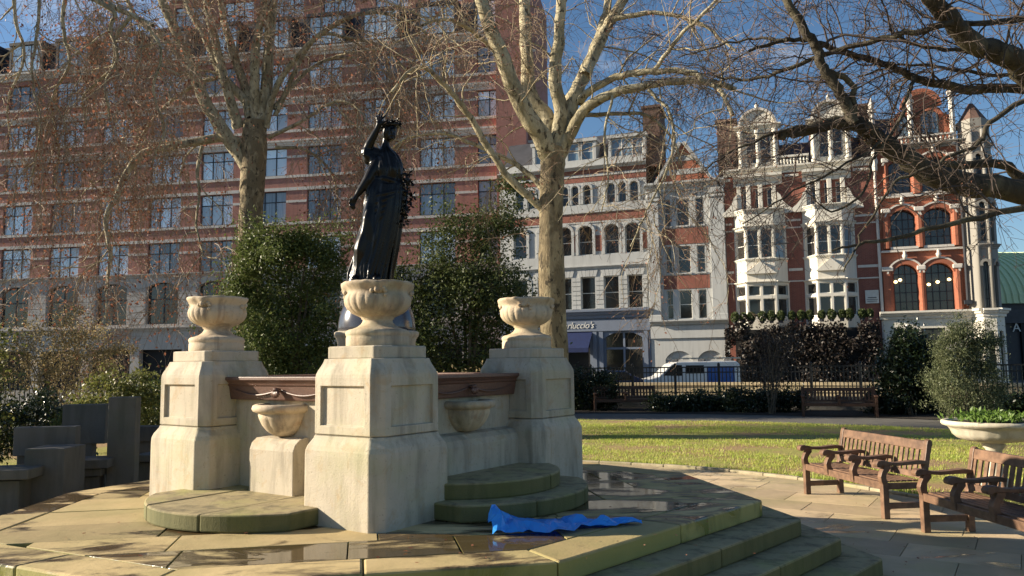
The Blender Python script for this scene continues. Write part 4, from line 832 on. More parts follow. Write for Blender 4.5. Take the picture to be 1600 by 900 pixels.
# ================================================================== vehicles beyond the parapet
def glassy(name, c): return simple(name, c, vary(c, .9), 3, .15, 0, .6, rnd=.02)
M['vanwhite'] = glassy('white_paint', (.75, .75, .73)); M['vanblue'] = glassy('blue_livery', (.03, .11, .36)); M['carblue'] = glassy('dark_blue_paint', (.02, .035, .09)); M['tyre'] = simple('tyre', (.015, .015, .015), None, 5, .9); M['rim'] = simple('wheel_rim', (.4, .4, .4), None, 5, .3, 1)
def vehicle(name, label, px0, px1, Y, prof, glass_polys, m, cat, W_=1.8, stripe=None, rack=False):
    a, b = at(px0, 600, Y), at(px1, 600, Y); L = b.x - a.x; e = empty(name, ((a.x + b.x) / 2, Y, -.06), label=label, cat=cat); S_ = L / 4.9
    P = [((x - .5) * L, z) for x, z in prof]; MB().prism(P, -W_ / 2, W_ / 2, 'xz').build('body', m, e, bevel=.06)
    for g in glass_polys: MB().prism([((x - .5) * L, z) for x, z in g], -W_ / 2 - .012, W_ / 2 + .012, 'xz').build('window', M['glass_dark'], e)
    for x in (.18, .8):
        for s in (-1, 1):
            wv = MB().lathe([(.0, -.1), (.3, -.1), (.33, -.06), (.33, .06), (.3, .1), (.0, .1)], 20); o = wv.build('wheel', M['tyre'], e, loc=((x - .5) * L, s * (W_ / 2 - .08), .33), rot=(R(90), 0, 0)); MB().lathe([(.0, -.11), (.2, -.105), (.21, .105), (.0, .11)], 14).build('rim', M['rim'], o)
    MB().box(-.5 * L - .02, -.5 * L + .1, -W_ / 2 + .15, -W_ / 2 + .45, .62, .78).build('headlight', M['glass_blue'], e); MB().box(-.5 * L - .02, -.5 * L + .1, W_ / 2 - .45, W_ / 2 - .15, .62, .78).build('headlight', M['glass_blue'], e)
    if stripe: MB().prism([((x - .5) * L, z) for x, z in stripe], -W_ / 2 - .008, W_ / 2 + .008, 'xz').build('side_panel', M['vanblue'], e)
    if rack:
        zt_ = max(z for x, z in prof)
        for y in (-.6, 0, .6): MB().box(-.18 * L, .52 * L, y - .03, y + .03, zt_ + .14, zt_ + .19).build('ladder_rail', M['rim'], e)
        for i in range(9): x = -.18 * L + .7 * L * i / 8; MB().box(x - .02, x + .02, -.62, .62, zt_ + .1, zt_ + .14).build('ladder_rung', M['rim'], e)
        for i in range(3): x = -.12 * L + .55 * L * i / 2; MB().box(x - .03, x + .03, -.7, .7, zt_, zt_ + .1).build('rack_bar', M['lead'], e)
    return e
vehicle('van', 'white van with ladder rack and blue side panel parked beyond the railing', 998, 1150, 41.0, [(0, .3), (0, .75), (.03, .95), (.17, 1.12), (.30, 1.72), (.36, 1.84), (.96, 1.86), (.995, 1.7), (1, .3)], [[(.22, 1.16), (.315, 1.68), (.41, 1.68), (.41, 1.14)], [(.45, 1.25), (.45, 1.66), (.63, 1.66), (.63, 1.25)]], M['vanwhite'], 'van', 1.85, [(.66, .75), (.66, 1.6), (.94, 1.6), (.94, .75)], True)
car_p = [(0, .3), (0, .7), (.04, .82), (.26, .95), (.38, 1.38), (.45, 1.45), (.7, 1.44), (.82, 1.2), (.97, 1.0), (1, .8), (1, .3)]; car_g = [[(.31, .97), (.40, 1.36), (.54, 1.38), (.54, .97)], [(.57, .97), (.57, 1.38), (.69, 1.37), (.79, 1.14), (.79, .97)]]
vehicle('parked_car', 'dark blue car parked in front of the white van', 905, 1004, 40.0, car_p, car_g, M['carblue'], 'car')
# ================================================================== wooden benches
def make_bench(L, arms):
    e = empty('park_bench'); W2 = .035
    def side(x, full=True):
        # a curved front support
        fr = [(.0, 0), (.075, 0), (.075, .40), (.062, .45), (.05, .49), (.058, .53), (.09, .57), (.115, .60), (.115, .635), (.03, .635), (.022, .60), (-.005, .55), (-.022, .50), (-.016, .45), (.0, .41)]
        if not full: fr = [(-.01, .36), (.06, .36), (.062, .45), (.05, .49), (.058, .53), (.09, .57), (.115, .60), (.115, .635), (.03, .635), (.022, .60), (-.005, .55), (-.022, .50), (-.016, .45)]
        MB().prism(fr, x - W2, x + W2, 'yz').build('front_leg' if full else 'arm_support', M['wood'], e, bevel=.006)
        ar = [(-.075, .655), (-.068, .625), (-.035, .612), (.0, .632), (.10, .636), (.22, .628), (.34, .634), (.46, .638), (.60, .636), (.60, .676), (.46, .69), (.34, .678), (.22, .668), (.12, .672), (.05, .692), (-.01, .70), (-.055, .69)]
        if not full: ar = [(y if y < .5 else .545, z) for y, z in ar]
        MB().prism(ar, x - W2 - .012, x + W2 + .012, 'yz').build('arm_rest', M['wood'], e, bevel=.008)
        if full:
            bk = [(.50, 0), (.575, 0), (.575, .40), (.60, .55), (.655, .80), (.675, .875), (.672, .915), (.645, .935), (.615, .92), (.60, .87), (.588, .80), (.535, .55), (.505, .40)]
            MB().prism(bk, x - W2, x + W2, 'yz').build('back_leg', M['wood'], e, bevel=.008)
            MB().box(x - .022, x + .022, .07, .51, .115, .185).build('side_rail', M['wood'], e, bevel=.004)
            MB().box(x - .025, x + .025, .07, .51, .345, .42).build('seat_bearer', M['wood'], e, bevel=.004)
        else:
            MB().prism([(.40, .44), (.44, .44), (.46, .52), (.445, .58), (.47, .637), (.38, .637), (.40, .58), (.385, .52)], x - .02, x + .02, 'yz').build('arm_post', M['wood'], e, bevel=.004)
    for i in range(arms): side(-L / 2 + L * i / (arms - 1), i in (0, arms - 1))
    for s in (0,): MB().box(-L/2 + W2, L/2 - W2, .004, .05, .345, .432).build('apron', M['wood'], e, bevel=.005)
    for i in range(6):
        y = .06 + i * .077; MB().box(-L/2 + W2, L/2 - W2, y, y + .066, .425, .445).build('seat_slat', M['wood'], e, bevel=.004)
    ty = lambda z: .52 + (z - .45) * .21
    MB().prism([(ty(.80), .80), (ty(.80) + .045, .80), (ty(.91) + .045, .91), (ty(.91), .91)], -L/2 + W2, L/2 - W2, 'yz').build('top_rail', M['wood'], e, bevel=.006)
    MB().prism([(ty(.46), .46), (ty(.46) + .04, .46), (ty(.53) + .04, .53), (ty(.53), .53)], -L/2 + W2, L/2 - W2, 'yz').build('lower_rail', M['wood'], e, bevel=.005)
    n = int(L / .095); sl = None
    for i in range(n):
        x = -L/2 + L * (i + .5) / n
        if sl is None:
            sl = MB().prism([(ty(.53) + .012, .53), (ty(.53) + .03, .53), (ty(.80) + .03, .80), (ty(.80) + .012, .80)], -.027, .027, 'yz').mesh('back_slat'); sl.materials.append(M['wood'])
        o = bpy.data.objects.new('back_slat', sl); COL.objects.link(o); o.parent = e; o.location = (x, 0, 0)
    return e
def place_bench(e, p, dx, dy, L, label):
    e.rotation_euler = (0, 0, math.atan2(dy, dx)); d = Vector((dx, dy, 0)).normalized(); e.location = Vector((p[0], p[1], 0)) + d * (L / 2); tag(e, label, 'bench', 'wooden park benches')
BL = 1.72
b1 = make_bench(BL, 4); p1 = gz(1258, 772, .012); p2 = gz(1384, 812, .012); place_bench(b1, p1, p2.x - p1.x, p2.y - p1.y, BL, 'brown slatted wooden bench with four armrests, whole in view, on the path edge'); b1.location.z = .012
b2 = copy_tree(b1); p3 = gz(1442, 832, .012); place_bench(b2, p3, .05, -1.0, BL, 'brown slatted wooden bench at the right edge, below the planter'); b2.location.z = .012
_w = M['wood']; M['wood'] = M['shaded_wood']; b3 = make_bench(1.9, 3); M['wood'] = _w
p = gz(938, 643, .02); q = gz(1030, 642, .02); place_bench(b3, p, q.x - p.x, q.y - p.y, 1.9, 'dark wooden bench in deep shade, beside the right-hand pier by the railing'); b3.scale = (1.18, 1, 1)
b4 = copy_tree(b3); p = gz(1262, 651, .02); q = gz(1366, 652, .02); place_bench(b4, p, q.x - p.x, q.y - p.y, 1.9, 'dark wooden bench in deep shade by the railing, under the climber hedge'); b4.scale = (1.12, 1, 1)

for _b in (b1, b2): _b.scale = (1, .95, .93)
# ================================================================== planter urn
pp = at(1553, 700, 10.7); pl = empty('planter_urn', (pp.x, pp.y, .022), label='wide pale stone planter bowl on a stem, standing on the lawn', cat='planter')
pr = [(.0, .0), (.26, 0), (.26, .07), (.2, .08), (.17, .13), (.105, .24), (.085, .36), (.082, .48), (.10, .56), (.135, .60), (.14, .63), (.11, .645), (.2, .655), (.33, .675), (.43, .71), (.48, .76), (.505, .82), (.54, .86), (.60, .88), (.615, .905), (.61, .935), (.59, .945), (.53, .94), (.5, .90), (.0, .89)]
MB().lathe(pr, 72, lambda a, r, z: (r * (1 + (.02 * (abs(math.sin(9 * a)) ** .6 - .5) if .655 < z < .85 else 0)), z)).build('bowl', M['planter'], pl, smooth=True)
MB().lathe([(.0, .92), (.52, .915)], 24).build('earth', M['soil'], pl)

# ================================================================== blue plastic sheet
w = N('blue_plastic'); v = w.co('Object'); w.bump(w.noise(v, 30, 4, .6), .25, .01); w.b.inputs['Transmission Weight'].default_value = .0
M['plastic'] = w.set(w.mix(w.noise(v, 6, 4), (.04, .38, 1.0), (.10, .52, 1.0)), .22, 0, .6)
tr = w.n('BsdfTranslucent'); tr.inputs[0].default_value = (.08, .45, 1.0, 1); ms = w.n('MixShader'); ms.inputs[0].default_value = .4
w.l(w.b.outputs[0], ms.inputs[1]); w.l(tr.outputs[0], ms.inputs[2]); w.l(ms.outputs[0], w.t.nodes['Material Output'].inputs['Surface'])
pa, pb = gz(765, 832, PZ), gz(1003, 820, PZ); ax = (pb - pa); Lp = ax.length; ax.normalize(); ay = Vector((-ax.y, ax.x, 0)); rn = random.Random(4)
NX, NY = 34, 9; vs = []; fs = []
from mathutils import noise as mnoise
for i in range(NX + 1):
    t = i / NX; wid = (.36 + .24 * math.sin(math.pi * min(1, t * 1.4)) - .16 * t) * (1 - max(0, t - .8) * 3.2)
    if t < .16: wid = .26 + t
    off = -.13 + .12 * t - .12 * math.exp(-((t - .42) / .14) ** 2)
    for j in range(NY + 1):
        s_ = j / NY; p = pa + ax * (t * Lp + .03 * mnoise.noise((t * 9, s_ * 3, 4))) + ay * (off + wid * s_ + .03 * mnoise.noise((t * 8, s_ * 4, 1)))
        h = .10 * abs(mnoise.noise((t * 6, s_ * 1.8, 2))) + .05 * abs(mnoise.noise((t * 11 + s_ * 3, s_ * 3.2, 7))) + .012 * abs(mnoise.noise((t * 30, s_ * 9, 3)))
        h *= math.sin(math.pi * min(1, .12 + s_)) ** .4 * (1 - .5 * t) * 1.15
        pk = math.exp(-((t - .045) / .05) ** 2) * math.exp(-((s_ - .75) / .4) ** 2); h += .13 * pk + .06 * math.exp(-((t - .12) / .07) ** 2) * s_
        vs.append((p.x, p.y, PZ + .012 + h))
for i in range(NX):
    for j in range(NY):
        a = i * (NY + 1) + j; fs += [(a, a + NY + 1, a + NY + 2), (a, a + NY + 2, a + 1)] if (i * 7 + j * 3) % 2 else [(a, a + NY + 1, a + 1), (a + 1, a + NY + 1, a + NY + 2)]
bs = MB().add(vs, fs).build('plastic_sheet', M['plastic'])
sd = bs.modifiers.new('s', 'SOLIDIFY'); sd.thickness = .002
tag(bs, 'crumpled bright blue plastic sheet lying on the platform', 'plastic sheet')

# ================================================================== angular stone seats in the shade on the left
def blk(parent, name, px0, px1, py0, py1, Y, th, rz=0.0, zb=None):
    a, b = at(px0, (py0 + py1) / 2, Y), at(px1, (py0 + py1) / 2, Y); zt = at((px0 + px1) / 2, py0, Y).z; z0 = at((px0 + px1) / 2, py1, Y).z if zb is None else zb
    c = (a + b) / 2; h = (b - a).length / 2
    return MB().box(-h, h, 0, th, z0, zt).build(name, M['concrete'], parent, loc=(c.x - parent.location.x, Y - parent.location.y, 0), rot=(0, 0, rz), bevel=.012)
s1 = empty('stone_bench', (-6.4, 9.4, 0), label='low grey stone seat with angled back panel at the left edge', cat='stone bench', group='grey stone seats left of the fountain')
blk(s1, 'back_panel', 24, 115, 667, 712, 9.9, .16, R(9)); blk(s1, 'end_block', 37, 99, 701, 800, 9.3, .5, R(3), 0); blk(s1, 'seat_slab', -60, 41, 735, 751, 8.9, .5, R(6)); blk(s1, 'support', -60, 27, 752, 800, 9.0, .35, R(6), 0)
blk(s1, 'back_post', 26, 44, 690, 760, 9.95, .14, R(9), 0)
s2 = empty('stone_bench', (-5.8, 10.8, 0), label='grey stone seat with a broad raised back panel and ledge', cat='stone bench', group='grey stone seats left of the fountain')
blk(s2, 'back_panel', 98, 163, 632, 694, 11.1, .2, R(6)); blk(s2, 'seat_slab', 99, 166, 719, 733, 10.2, .5, R(10)); blk(s2, 'seat_base', 99, 156, 733, 745, 10.3, .4, R(10)); blk(s2, 'support', 104, 152, 745, 800, 10.4, .3, R(10), 0); blk(s2, 'back_post', 112, 142, 690, 760, 11.12, .16, R(6), 0)
s3 = MB().box(-.175, .175, -.1, .1, 0, 1.42).build('stone_pillar', M['concrete'], loc=(at(187, 700, 10.5).x, 10.6, 0), rot=(0, 0, R(8)), bevel=.012); tag(s3, 'tall plain grey stone slab standing between the seats', 'stone slab')
s4 = empty('stone_bench', (-5.2, 11.6, 0), label='grey stone seat half hidden behind the left-hand pier', cat='stone bench', group='grey stone seats left of the fountain')
blk(s4, 'back_panel', 206, 262, 666, 690, 12.0, .18, R(-8)); blk(s4, 'back_post', 214, 236, 688, 740, 12.05, .14, R(-8), 0); blk(s4, 'seat_slab', 206, 262, 711, 722, 11.2, .5, R(-4)); blk(s4, 'support', 210, 255, 722, 770, 11.3, .3, R(-4), 0)

# ================================================================== iron railing on its kerb, and the ramp parapet beyond
ra = empty('garden_railing', (FC.x, FC.y, 0), label='black iron railing round the garden on a low stone kerb', cat='railing'); RR = 24.0
def arc_band(r0, r1, z0, z1, a0, a1, n): 
    rg = []
    for i in range(n + 1):
        a = a0 + (a1 - a0) * i / n; c, s = math.cos(a), math.sin(a); rg.append([(r0*c, r0*s, z0), (r1*c, r1*s, z0), (r1*c, r1*s, z1), (r0*c, r0*s, z1)])
    return MB().loft(rg)
A0, A1 = R(40), R(136)
arc_band(RR - .15, RR + .15, -.05, .5, A0, A1, 60).build('kerb', M['concrete'], ra)
for z0, z1 in ((1.55, 1.6), (1.36, 1.4), (.6, .64)): arc_band(RR - .02, RR + .02, z0, z1, A0, A1, 80).build('rail', M['iron'], ra)
bar = MB().box(-.015, .015, -.015, .015, .5, 1.58).mesh('bar'); bar.materials.append(M['iron']); post = MB().box(-.045, .045, -.045, .045, .5, 1.66).lathe([(.05, 1.66), (.055, 1.7), (.0, 1.75)], 8).mesh('post'); post.materials.append(M['iron'])
nb = int((A1 - A0) * RR / .137)
for i in range(nb + 1):
    a = A0 + (A1 - A0) * i / nb; is_post = i % 12 == 0
    o = bpy.data.objects.new('post' if is_post else 'bar', post if is_post else bar); COL.objects.link(o); o.parent = ra; o.location = (RR * math.cos(a), RR * math.sin(a), 0); o.rotation_euler = (0, 0, a)
pw = empty('parapet_wall', (FC.x, FC.y, 0), label='sandy low stone parapet wall beyond the railing', cat='wall')
M['parapet'] = stone_mat('sandy_parapet', (.52, .42, .26), (.25, .2, .12), (.3, .28, .14), (.3, .22, .12))
arc_band(29.0, 29.4, -.05, .74, R(38), R(88), 60).build('body', M['parapet'], pw); arc_band(28.93, 29.47, .742, .86, R(38), R(88), 60).build('coping', M['parapet'], pw)
# ================================================================== foliage
def leaf_mat(name, c1, c2, c3, trans=.3, rough=.5, scale=9, spec=.35):
    w = N(name); v = w.co('World'); f = w.noise(v, scale, 3, .6); g = w.noise(v, scale * 7, 2, .5)
    col = w.mix(w.ramp(f, [(.35, 0.0), (.65, 1.0)]), c1, c2); col = w.mix(w.ramp(g, [(.5, 0.0), (.68, 1.0)]), col, c3)
    w.set(col, rough, 0, spec); tr = w.n('BsdfTranslucent'); w.l(col, tr.inputs[0]); ms = w.n('MixShader'); ms.inputs[0].default_value = trans
    w.l(w.b.outputs[0], ms.inputs[1]); w.l(tr.outputs[0], ms.inputs[2]); w.l(ms.outputs[0], w.t.nodes['Material Output'].inputs['Surface']); return w.m
M['holly'] = leaf_mat('holly_leaf', (.07, .105, .03), (.11, .145, .04), (.18, .19, .06), .3, .5, 3, .25)
M['holly2'] = leaf_mat('dark_evergreen_leaf', (.052, .075, .026), (.085, .11, .034), (.14, .15, .055), .3, .5, 3, .25)
M['buff'] = leaf_mat('buff_leaf', (.32, .24, .12), (.24, .20, .09), (.42, .34, .20), .4, .6, 3)
M['yellowgreen'] = leaf_mat('yellow_green_leaf', (.11, .13, .035), (.16, .17, .045), (.24, .21, .07), .35, .5, 3)
M['olive'] = leaf_mat('grey_green_leaf', (.10, .125, .055), (.15, .17, .08), (.20, .21, .12), .25, .5, 3)
M['laurel'] = leaf_mat('dark_laurel_leaf', (.014, .026, .010), (.022, .036, .013), (.035, .05, .018), .15, .3, 3, .5)
M['box'] = leaf_mat('box_leaf', (.05, .07, .02), (.075, .10, .03), (.10, .12, .04), .2, .5, 6)
M['climber'] = leaf_mat('climber_leaf', (.02, .022, .014), (.045, .03, .024), (.09, .07, .065), .1, .5, 5)
M['lawnleaf'] = leaf_mat('spring_leaf', (.08, .16, .025), (.12, .2, .035), (.18, .26, .06), .35, .45, 12)
M['deadleaf'] = leaf_mat('dead_leaf', (.27, .11, .065), (.20, .085, .05), (.36, .15, .09), .4, .6, 2)
M['twigbark'] = simple('shrub_bark', (.13, .105, .075), (.08, .065, .045), 12, .85)
G = np.random.default_rng(12)
def leaf_arrays(C, size, aspect=.5, jit=.35, up=.25, fold=True):
    n = len(C); d = G.normal(size=(n, 3)); d[:, 2] += up; d /= np.linalg.norm(d, axis=1)[:, None]
    r = G.normal(size=(n, 3)); s = np.cross(d, r); s /= np.linalg.norm(s, axis=1)[:, None] + 1e-9
    L = (size * G.uniform(1 - jit, 1 + jit, n))[:, None]; nn = np.cross(d, s) * L * .12
    V = np.empty((n, 4, 3)); V[:, 0] = C - d * L * .5; V[:, 1] = C + s * L * aspect * .5 + nn; V[:, 2] = C + d * L * .5; V[:, 3] = C - s * L * aspect * .5 + nn
    F = np.arange(n * 4).reshape(n, 4); return V.reshape(-1, 3), F
def crown_points(ells, n, clump=.16, nclump=None, shell=.55):
    """leaf positions grouped in clumps spread over the outer part of a few ellipsoids"""
    vol = np.array([e[3] * e[4] * e[5] for e in ells]) ** .67; pick = G.choice(len(ells), size=nclump or n // 70, p=vol / vol.sum())
    E = np.array(ells, dtype=float)[pick]; u = G.normal(size=(len(pick), 3)); u /= np.linalg.norm(u, axis=1)[:, None]
    rad = (shell + (1 - shell) * G.random(len(pick)) ** .7)[:, None]; cc = E[:, :3] + u * rad * E[:, 3:] * np.where(G.random((len(pick), 1)) < .16, G.uniform(1.05, 1.32, (len(pick), 1)), G.uniform(.82, 1.06, (len(pick), 1)))
    k = G.integers(0, len(pick), n); sz = G.uniform(.6, 1.5, len(pick)) * clump
    P = cc[k] + G.normal(size=(n, 3)) * sz[k][:, None] * np.array([1, 1, .75]); P[:, 2] = np.maximum(P[:, 2], .03); return P
def stems(loc, n, h, spread, r0, seed, m, parent, name='stem', lean=(0, 0)):
    rn = random.Random(seed); mb = MB()
    for i in range(n):
        a = rn.uniform(0, 6.28); s = rn.uniform(.2, 1) * spread; b = Vector((rn.gauss(0, .08), rn.gauss(0, .08), 0)); t = Vector((math.cos(a) * s + lean[0], math.sin(a) * s + lean[1], h * rn.uniform(.7, 1)))
        pts = [b.lerp(t, k / 5) + Vector((rn.gauss(0, .04), rn.gauss(0, .04), 0)) * (k > 0) + Vector((0, 0, .12 * h * math.sin(math.pi * k / 5))) for k in range(6)]
        mb.tube(pts, [r0 * (1 - .14 * k) for k in range(6)], 6)
    return mb.build(name, m, parent)
def shrub(name, label, loc, ells, n, size, m, cat='shrub', clump=.16, shell=.5, stem=(5, .8, .4, .03), aspect=.5, group=None, seed=1, nclump=None, up=.25):
    e = empty(name, loc, label=label, cat=cat, group=group); V, F = leaf_arrays(crown_points(ells, n, clump, nclump, shell), size, aspect, up=up)
    link_mesh('foliage', np_mesh('foliage', V, F), m, e); stems(None, stem[0], stem[1], stem[2], stem[3], seed, M['twigbark'], e); return e
# big evergreens behind the fountain
def sc(k, el): return [tuple(v * k * q for v, q in zip(e, (1.1, 1.05, .93, 1.12, 1.1, .93))) for e in el]
p = at(455, 650, 28.0)
shrub('evergreen_shrub', 'big rounded evergreen with sunlit green leaves, left of the statue', (p.x, 28.0, 0),
      sc(1.6, [(-.55, 0, 1.7, 1.0, .9, 1.6), (.45, .1, 1.9, .95, .9, 1.8), (-.1, .1, 3.5, 1.15, .9, 1.3), (-.75, 0, 3.9, .5, .5, .8), (.6, .1, 3.7, .6, .6, .9), (-.2, .3, 4.2, .6, .6, .7), (-.95, -.1, 3.0, .5, .5, .8)]), 40000, .13, M['holly'], 'evergreen', .30, .12, (6, 5.4, .8, .08), seed=2, nclump=210, aspect=.42)
p = at(728, 650, 27.3)
shrub('evergreen_shrub', 'big dark evergreen right of the statue, tapering upwards', (p.x, 27.3, 0),
      sc(1.48, [(-1.25, 0, 2.0, .6, .7, 1.0), (-1.1, 0, 3.2, .5, .5, .7), (-.7, 0, 1.8, 1.0, .9, 1.7), (.55, .1, 1.8, 1.2, .9, 1.7), (-.45, 0, 3.5, 1.0, .8, 1.2), (.65, .1, 3.3, 1.15, .9, 1.2), (.3, .1, 4.5, .8, .7, .8), (.85, .1, 5.0, .55, .5, .75), (-.6, .2, 4.3, .6, .5, .6), (1.0, .1, 5.7, .3, .3, .5)]), 40000, .13, M['holly2'], 'evergreen', .32, .12, (6, 5.6, .8, .08), seed=3, nclump=200, aspect=.42)
# left hand planting
p = at(85, 600, 21.5)
shrub('winter_shrub', 'loose pale buff-leaved shrub glowing in the sun at the far left', (p.x, 21.5, 0), [(-.9, 0, 2.3, 1.0, .9, 1.0), (.3, 0, 2.7, 1.1, .9, .9), (1.2, .2, 2.2, .8, .7, .9), (0, 0, 1.5, 1.5, .9, .8), (-1.5, 0, 1.8, .6, .6, .8)], 9500, .075, M['buff'], clump=.2, shell=.25, stem=(14, 2.9, 1.4, .018), aspect=.45, seed=5)
p = at(195, 640, 17.0)
shrub('mixed_shrub', 'yellow-green leafy shrub behind the tall grey slab', (p.x, 17.0, 0), [(-.4, 0, .9, .7, .6, .7), (.5, 0, .95, .75, .6, .75), (.1, 0, 1.4, .45, .5, .5), (-.9, .3, .7, .6, .6, .5)], 9000, .075, M['yellowgreen'], clump=.13, shell=.35, stem=(9, 1.5, .7, .012), seed=6)
p = at(45, 640, 14.5)
shrub('dark_shrub', 'dark glossy shrub behind the low seat on the left', (p.x, 14.5, 0), [(-.7, 0, .7, .8, .6, .6), (.3, 0, .75, .8, .6, .6)], 9000, .07, M['laurel'], clump=.12, shell=.4, stem=(6, .9, .5, .015), seed=7)
shrub('lime_shrub', 'yellow-green shrub at the left edge, its unseen mass added for shade', (-9.5, 11.6, 0), [(-.1, -1.9, 1.5, 1.2, 1.1, 1.4), (.1, -.4, 1.5, 1.3, 1.2, 1.5), (.2, .9, 1.5, 1.3, 1.1, 1.45), (-.2, .2, 2.6, 1.2, 1.2, .8)], 26000, .085, M['yellowgreen'], clump=.17, shell=.35, stem=(9, 2.4, .8, .03), seed=8)  # grown large out of view so its shade falls on the stone seats
p = at(270, 640, 19.0)
shrub('mixed_shrub', 'low reddish-brown shrub between the grey slab and the left-hand pier', (p.x - .4, 19, 0), [(0, 0, .8, .9, .6, .7), (.6, 0, .6, .6, .5, .5)], 6000, .07, M['holly'], clump=.13, shell=.3, seed=9)
hb = shrub('box_hedge', 'small clipped green hedge on top of the broad stone panel', (at(145, 640, 11.6).x, 11.6, 0), [(0, 0, 1.1, .32, .2, .22), (-.25, 0, 1.05, .25, .2, .2)], 3500, .04, M['holly'], 'hedge', .05, .3, (4, .9, .15, .012), seed=10)
p = at(715, 560, 14.0)
shrub('winter_shrub', 'small straw-coloured bare shrub in the gap between the piers', (p.x, 13.6, 0), [(0, 0, 1.5, .5, .4, .35), (.3, 0, 1.3, .4, .3, .4)], 700, .06, M['buff'], clump=.12, shell=.1, stem=(26, 1.75, .6, .006), seed=11)
# right hand planting under the railing
def bed(px0, px1, h, label, m, n, Y0=28.5, name='low_hedge', seed=1, size=.09):
    a, b = at(px0, 640, Y0), at(px1, 640, Y0); c = (a + b) / 2; L = (b.x - a.x) / 2
    el = [(-L + 2 * L * (i + .5) / 6, random.uniform(-.2, .2), h * .42, L / 4.2, .5, h * .5 * random.uniform(.85, 1.1)) for i in range(6)]
    return shrub(name, label, (c.x, Y0, 0), el, n, size, m, 'hedge', .12, .35, (6, h * .7, .4, .015), seed=seed)
bed(885, 960, 1.75, 'dark evergreen mass in shade beside the right-hand pier', M['laurel'], 12000, 30.0, seed=21)
bed(1020, 1150, .78, 'low dark groundcover below the railing, opposite the van', M['laurel'], 9000, 28.6, seed=22)
bed(1140, 1260, 1.0, 'low dark groundcover around the bare shrub', M['laurel'], 9000, 27.6, seed=23)
bed(1360, 1470, .8, 'low dark groundcover right of the shaded bench', M['laurel'], 9000, 26.0, seed=24)
bed(1550, 1660, .85, 'low dark groundcover behind the planter', M['laurel'], 8000, 24.0, seed=25)
p = at(1420, 600, 25.2)
shrub('dark_shrub', 'dark laurel bush against the white corner shop', (p.x, 25.2, 0), [(-.3, 0, 1.4, .7, .6, 1.1), (.4, 0, 1.5, .6, .6, 1.2), (0, 0, 2.3, .5, .5, .6)], 15000, .1, M['laurel'], clump=.15, shell=.4, stem=(7, 1.8, .4, .025), seed=26)
p = at(1508, 600, 22.3)
shrub('olive_shrub', 'tall grey-green bushy shrub lit by the sun, behind the planter', (p.x, 22.3, 0), [(-.35, 0, 1.0, .75, .7, .9), (.45, 0, 1.0, .7, .7, .9), (-.25, 0, 2.0, .6, .5, .7), (.5, 0, 2.0, .5, .5, .7), (-.05, 0, 2.5, .35, .4, .45), (.72, 0, 2.35, .3, .3, .45)], 30000, .07, M['olive'], clump=.12, shell=.4, stem=(8, 2.0, .5, .02), aspect=.32, seed=27, up=.6, nclump=420)
p = at(1205, 600, 26.6)
shrub('bare_shrub', 'bare many-stemmed shrub in front of the railing', (p.x, 26.6, 0), [(0, 0, 1.9, 1.0, .7, 1.3)], 2500, .07, M['climber'], clump=.2, shell=.1, stem=(26, 3.0, 1.1, .011), seed=28)
# grass: blades where the lawn shows, thinner on the worn patches
n = 150000; ang_ = G.uniform(R(4), R(92), n); rad = np.sqrt(G.uniform(7.1 ** 2, 17.35 ** 2, n)); X = FC.x + rad * np.cos(ang_); Y = FC.y + rad * np.sin(ang_)
keep = np.array([mnoise.noise((x * .55, y * .55, 3.0)) + .35 * mnoise.noise((x * 2.2, y * 2.2, 9.0)) for x, y in zip(X, Y)]) < G.uniform(-.2, .3, n); keep &= (X / Y > -.02) & (X / Y < .72); X, Y = X[keep], Y[keep]
def blades(X, Y, hmin, hmax, wd, z=.02):
    n = len(X); a = G.uniform(0, 6.28, n); h = G.uniform(hmin, hmax, n); ln = G.normal(0, .5, n) * h; V = np.empty((n, 3, 3)); dx, dy = np.cos(a) * wd, np.sin(a) * wd
    V[:, 0] = np.c_[X - dx, Y - dy, np.full(n, z)]; V[:, 1] = np.c_[X + dx, Y + dy, np.full(n, z)]; V[:, 2] = np.c_[X + np.cos(a + 1.3) * ln, Y + np.sin(a + 1.3) * ln, z + h]; return V.reshape(-1, 3), np.arange(n * 3).reshape(n, 3)
M['grass'] = leaf_mat('grass_blade', (.36, .46, .075), (.44, .49, .095), (.50, .43, .16), .35, .5, .8)
V, F = blades(X, Y, .025, .06, .006); g = link_mesh('grass', np_mesh('grass', V, F), M['grass']); tag(g, 'short green grass of the lawn', 'grass', kind='stuff')
X, Y = FC.x + 7.06 + 0 * X[:10], Y[:10]
a = G.uniform(R(-5), R(95), 2600); r_ = 7.1 + np.abs(G.normal(0, .06, 2600)); V, F = blades(FC.x + r_ * np.cos(a), FC.y + r_ * np.sin(a), .04, .10, .006, .03)
g = link_mesh('edge_grass', np_mesh('edge_grass', V, F), M['grass']); tag(g, 'longer grass tufts along the stone edging', 'grass', kind='stuff')
# plants in the planter bowl
V, F = leaf_arrays(np.c_[G.normal(0, .2, 900), G.normal(0, .2, 900), .95 + np.abs(G.normal(0, .05, 900))], .075, .35, up=1.2)
link_mesh('plants', np_mesh('plants', V, F), M['lawnleaf'], pl)
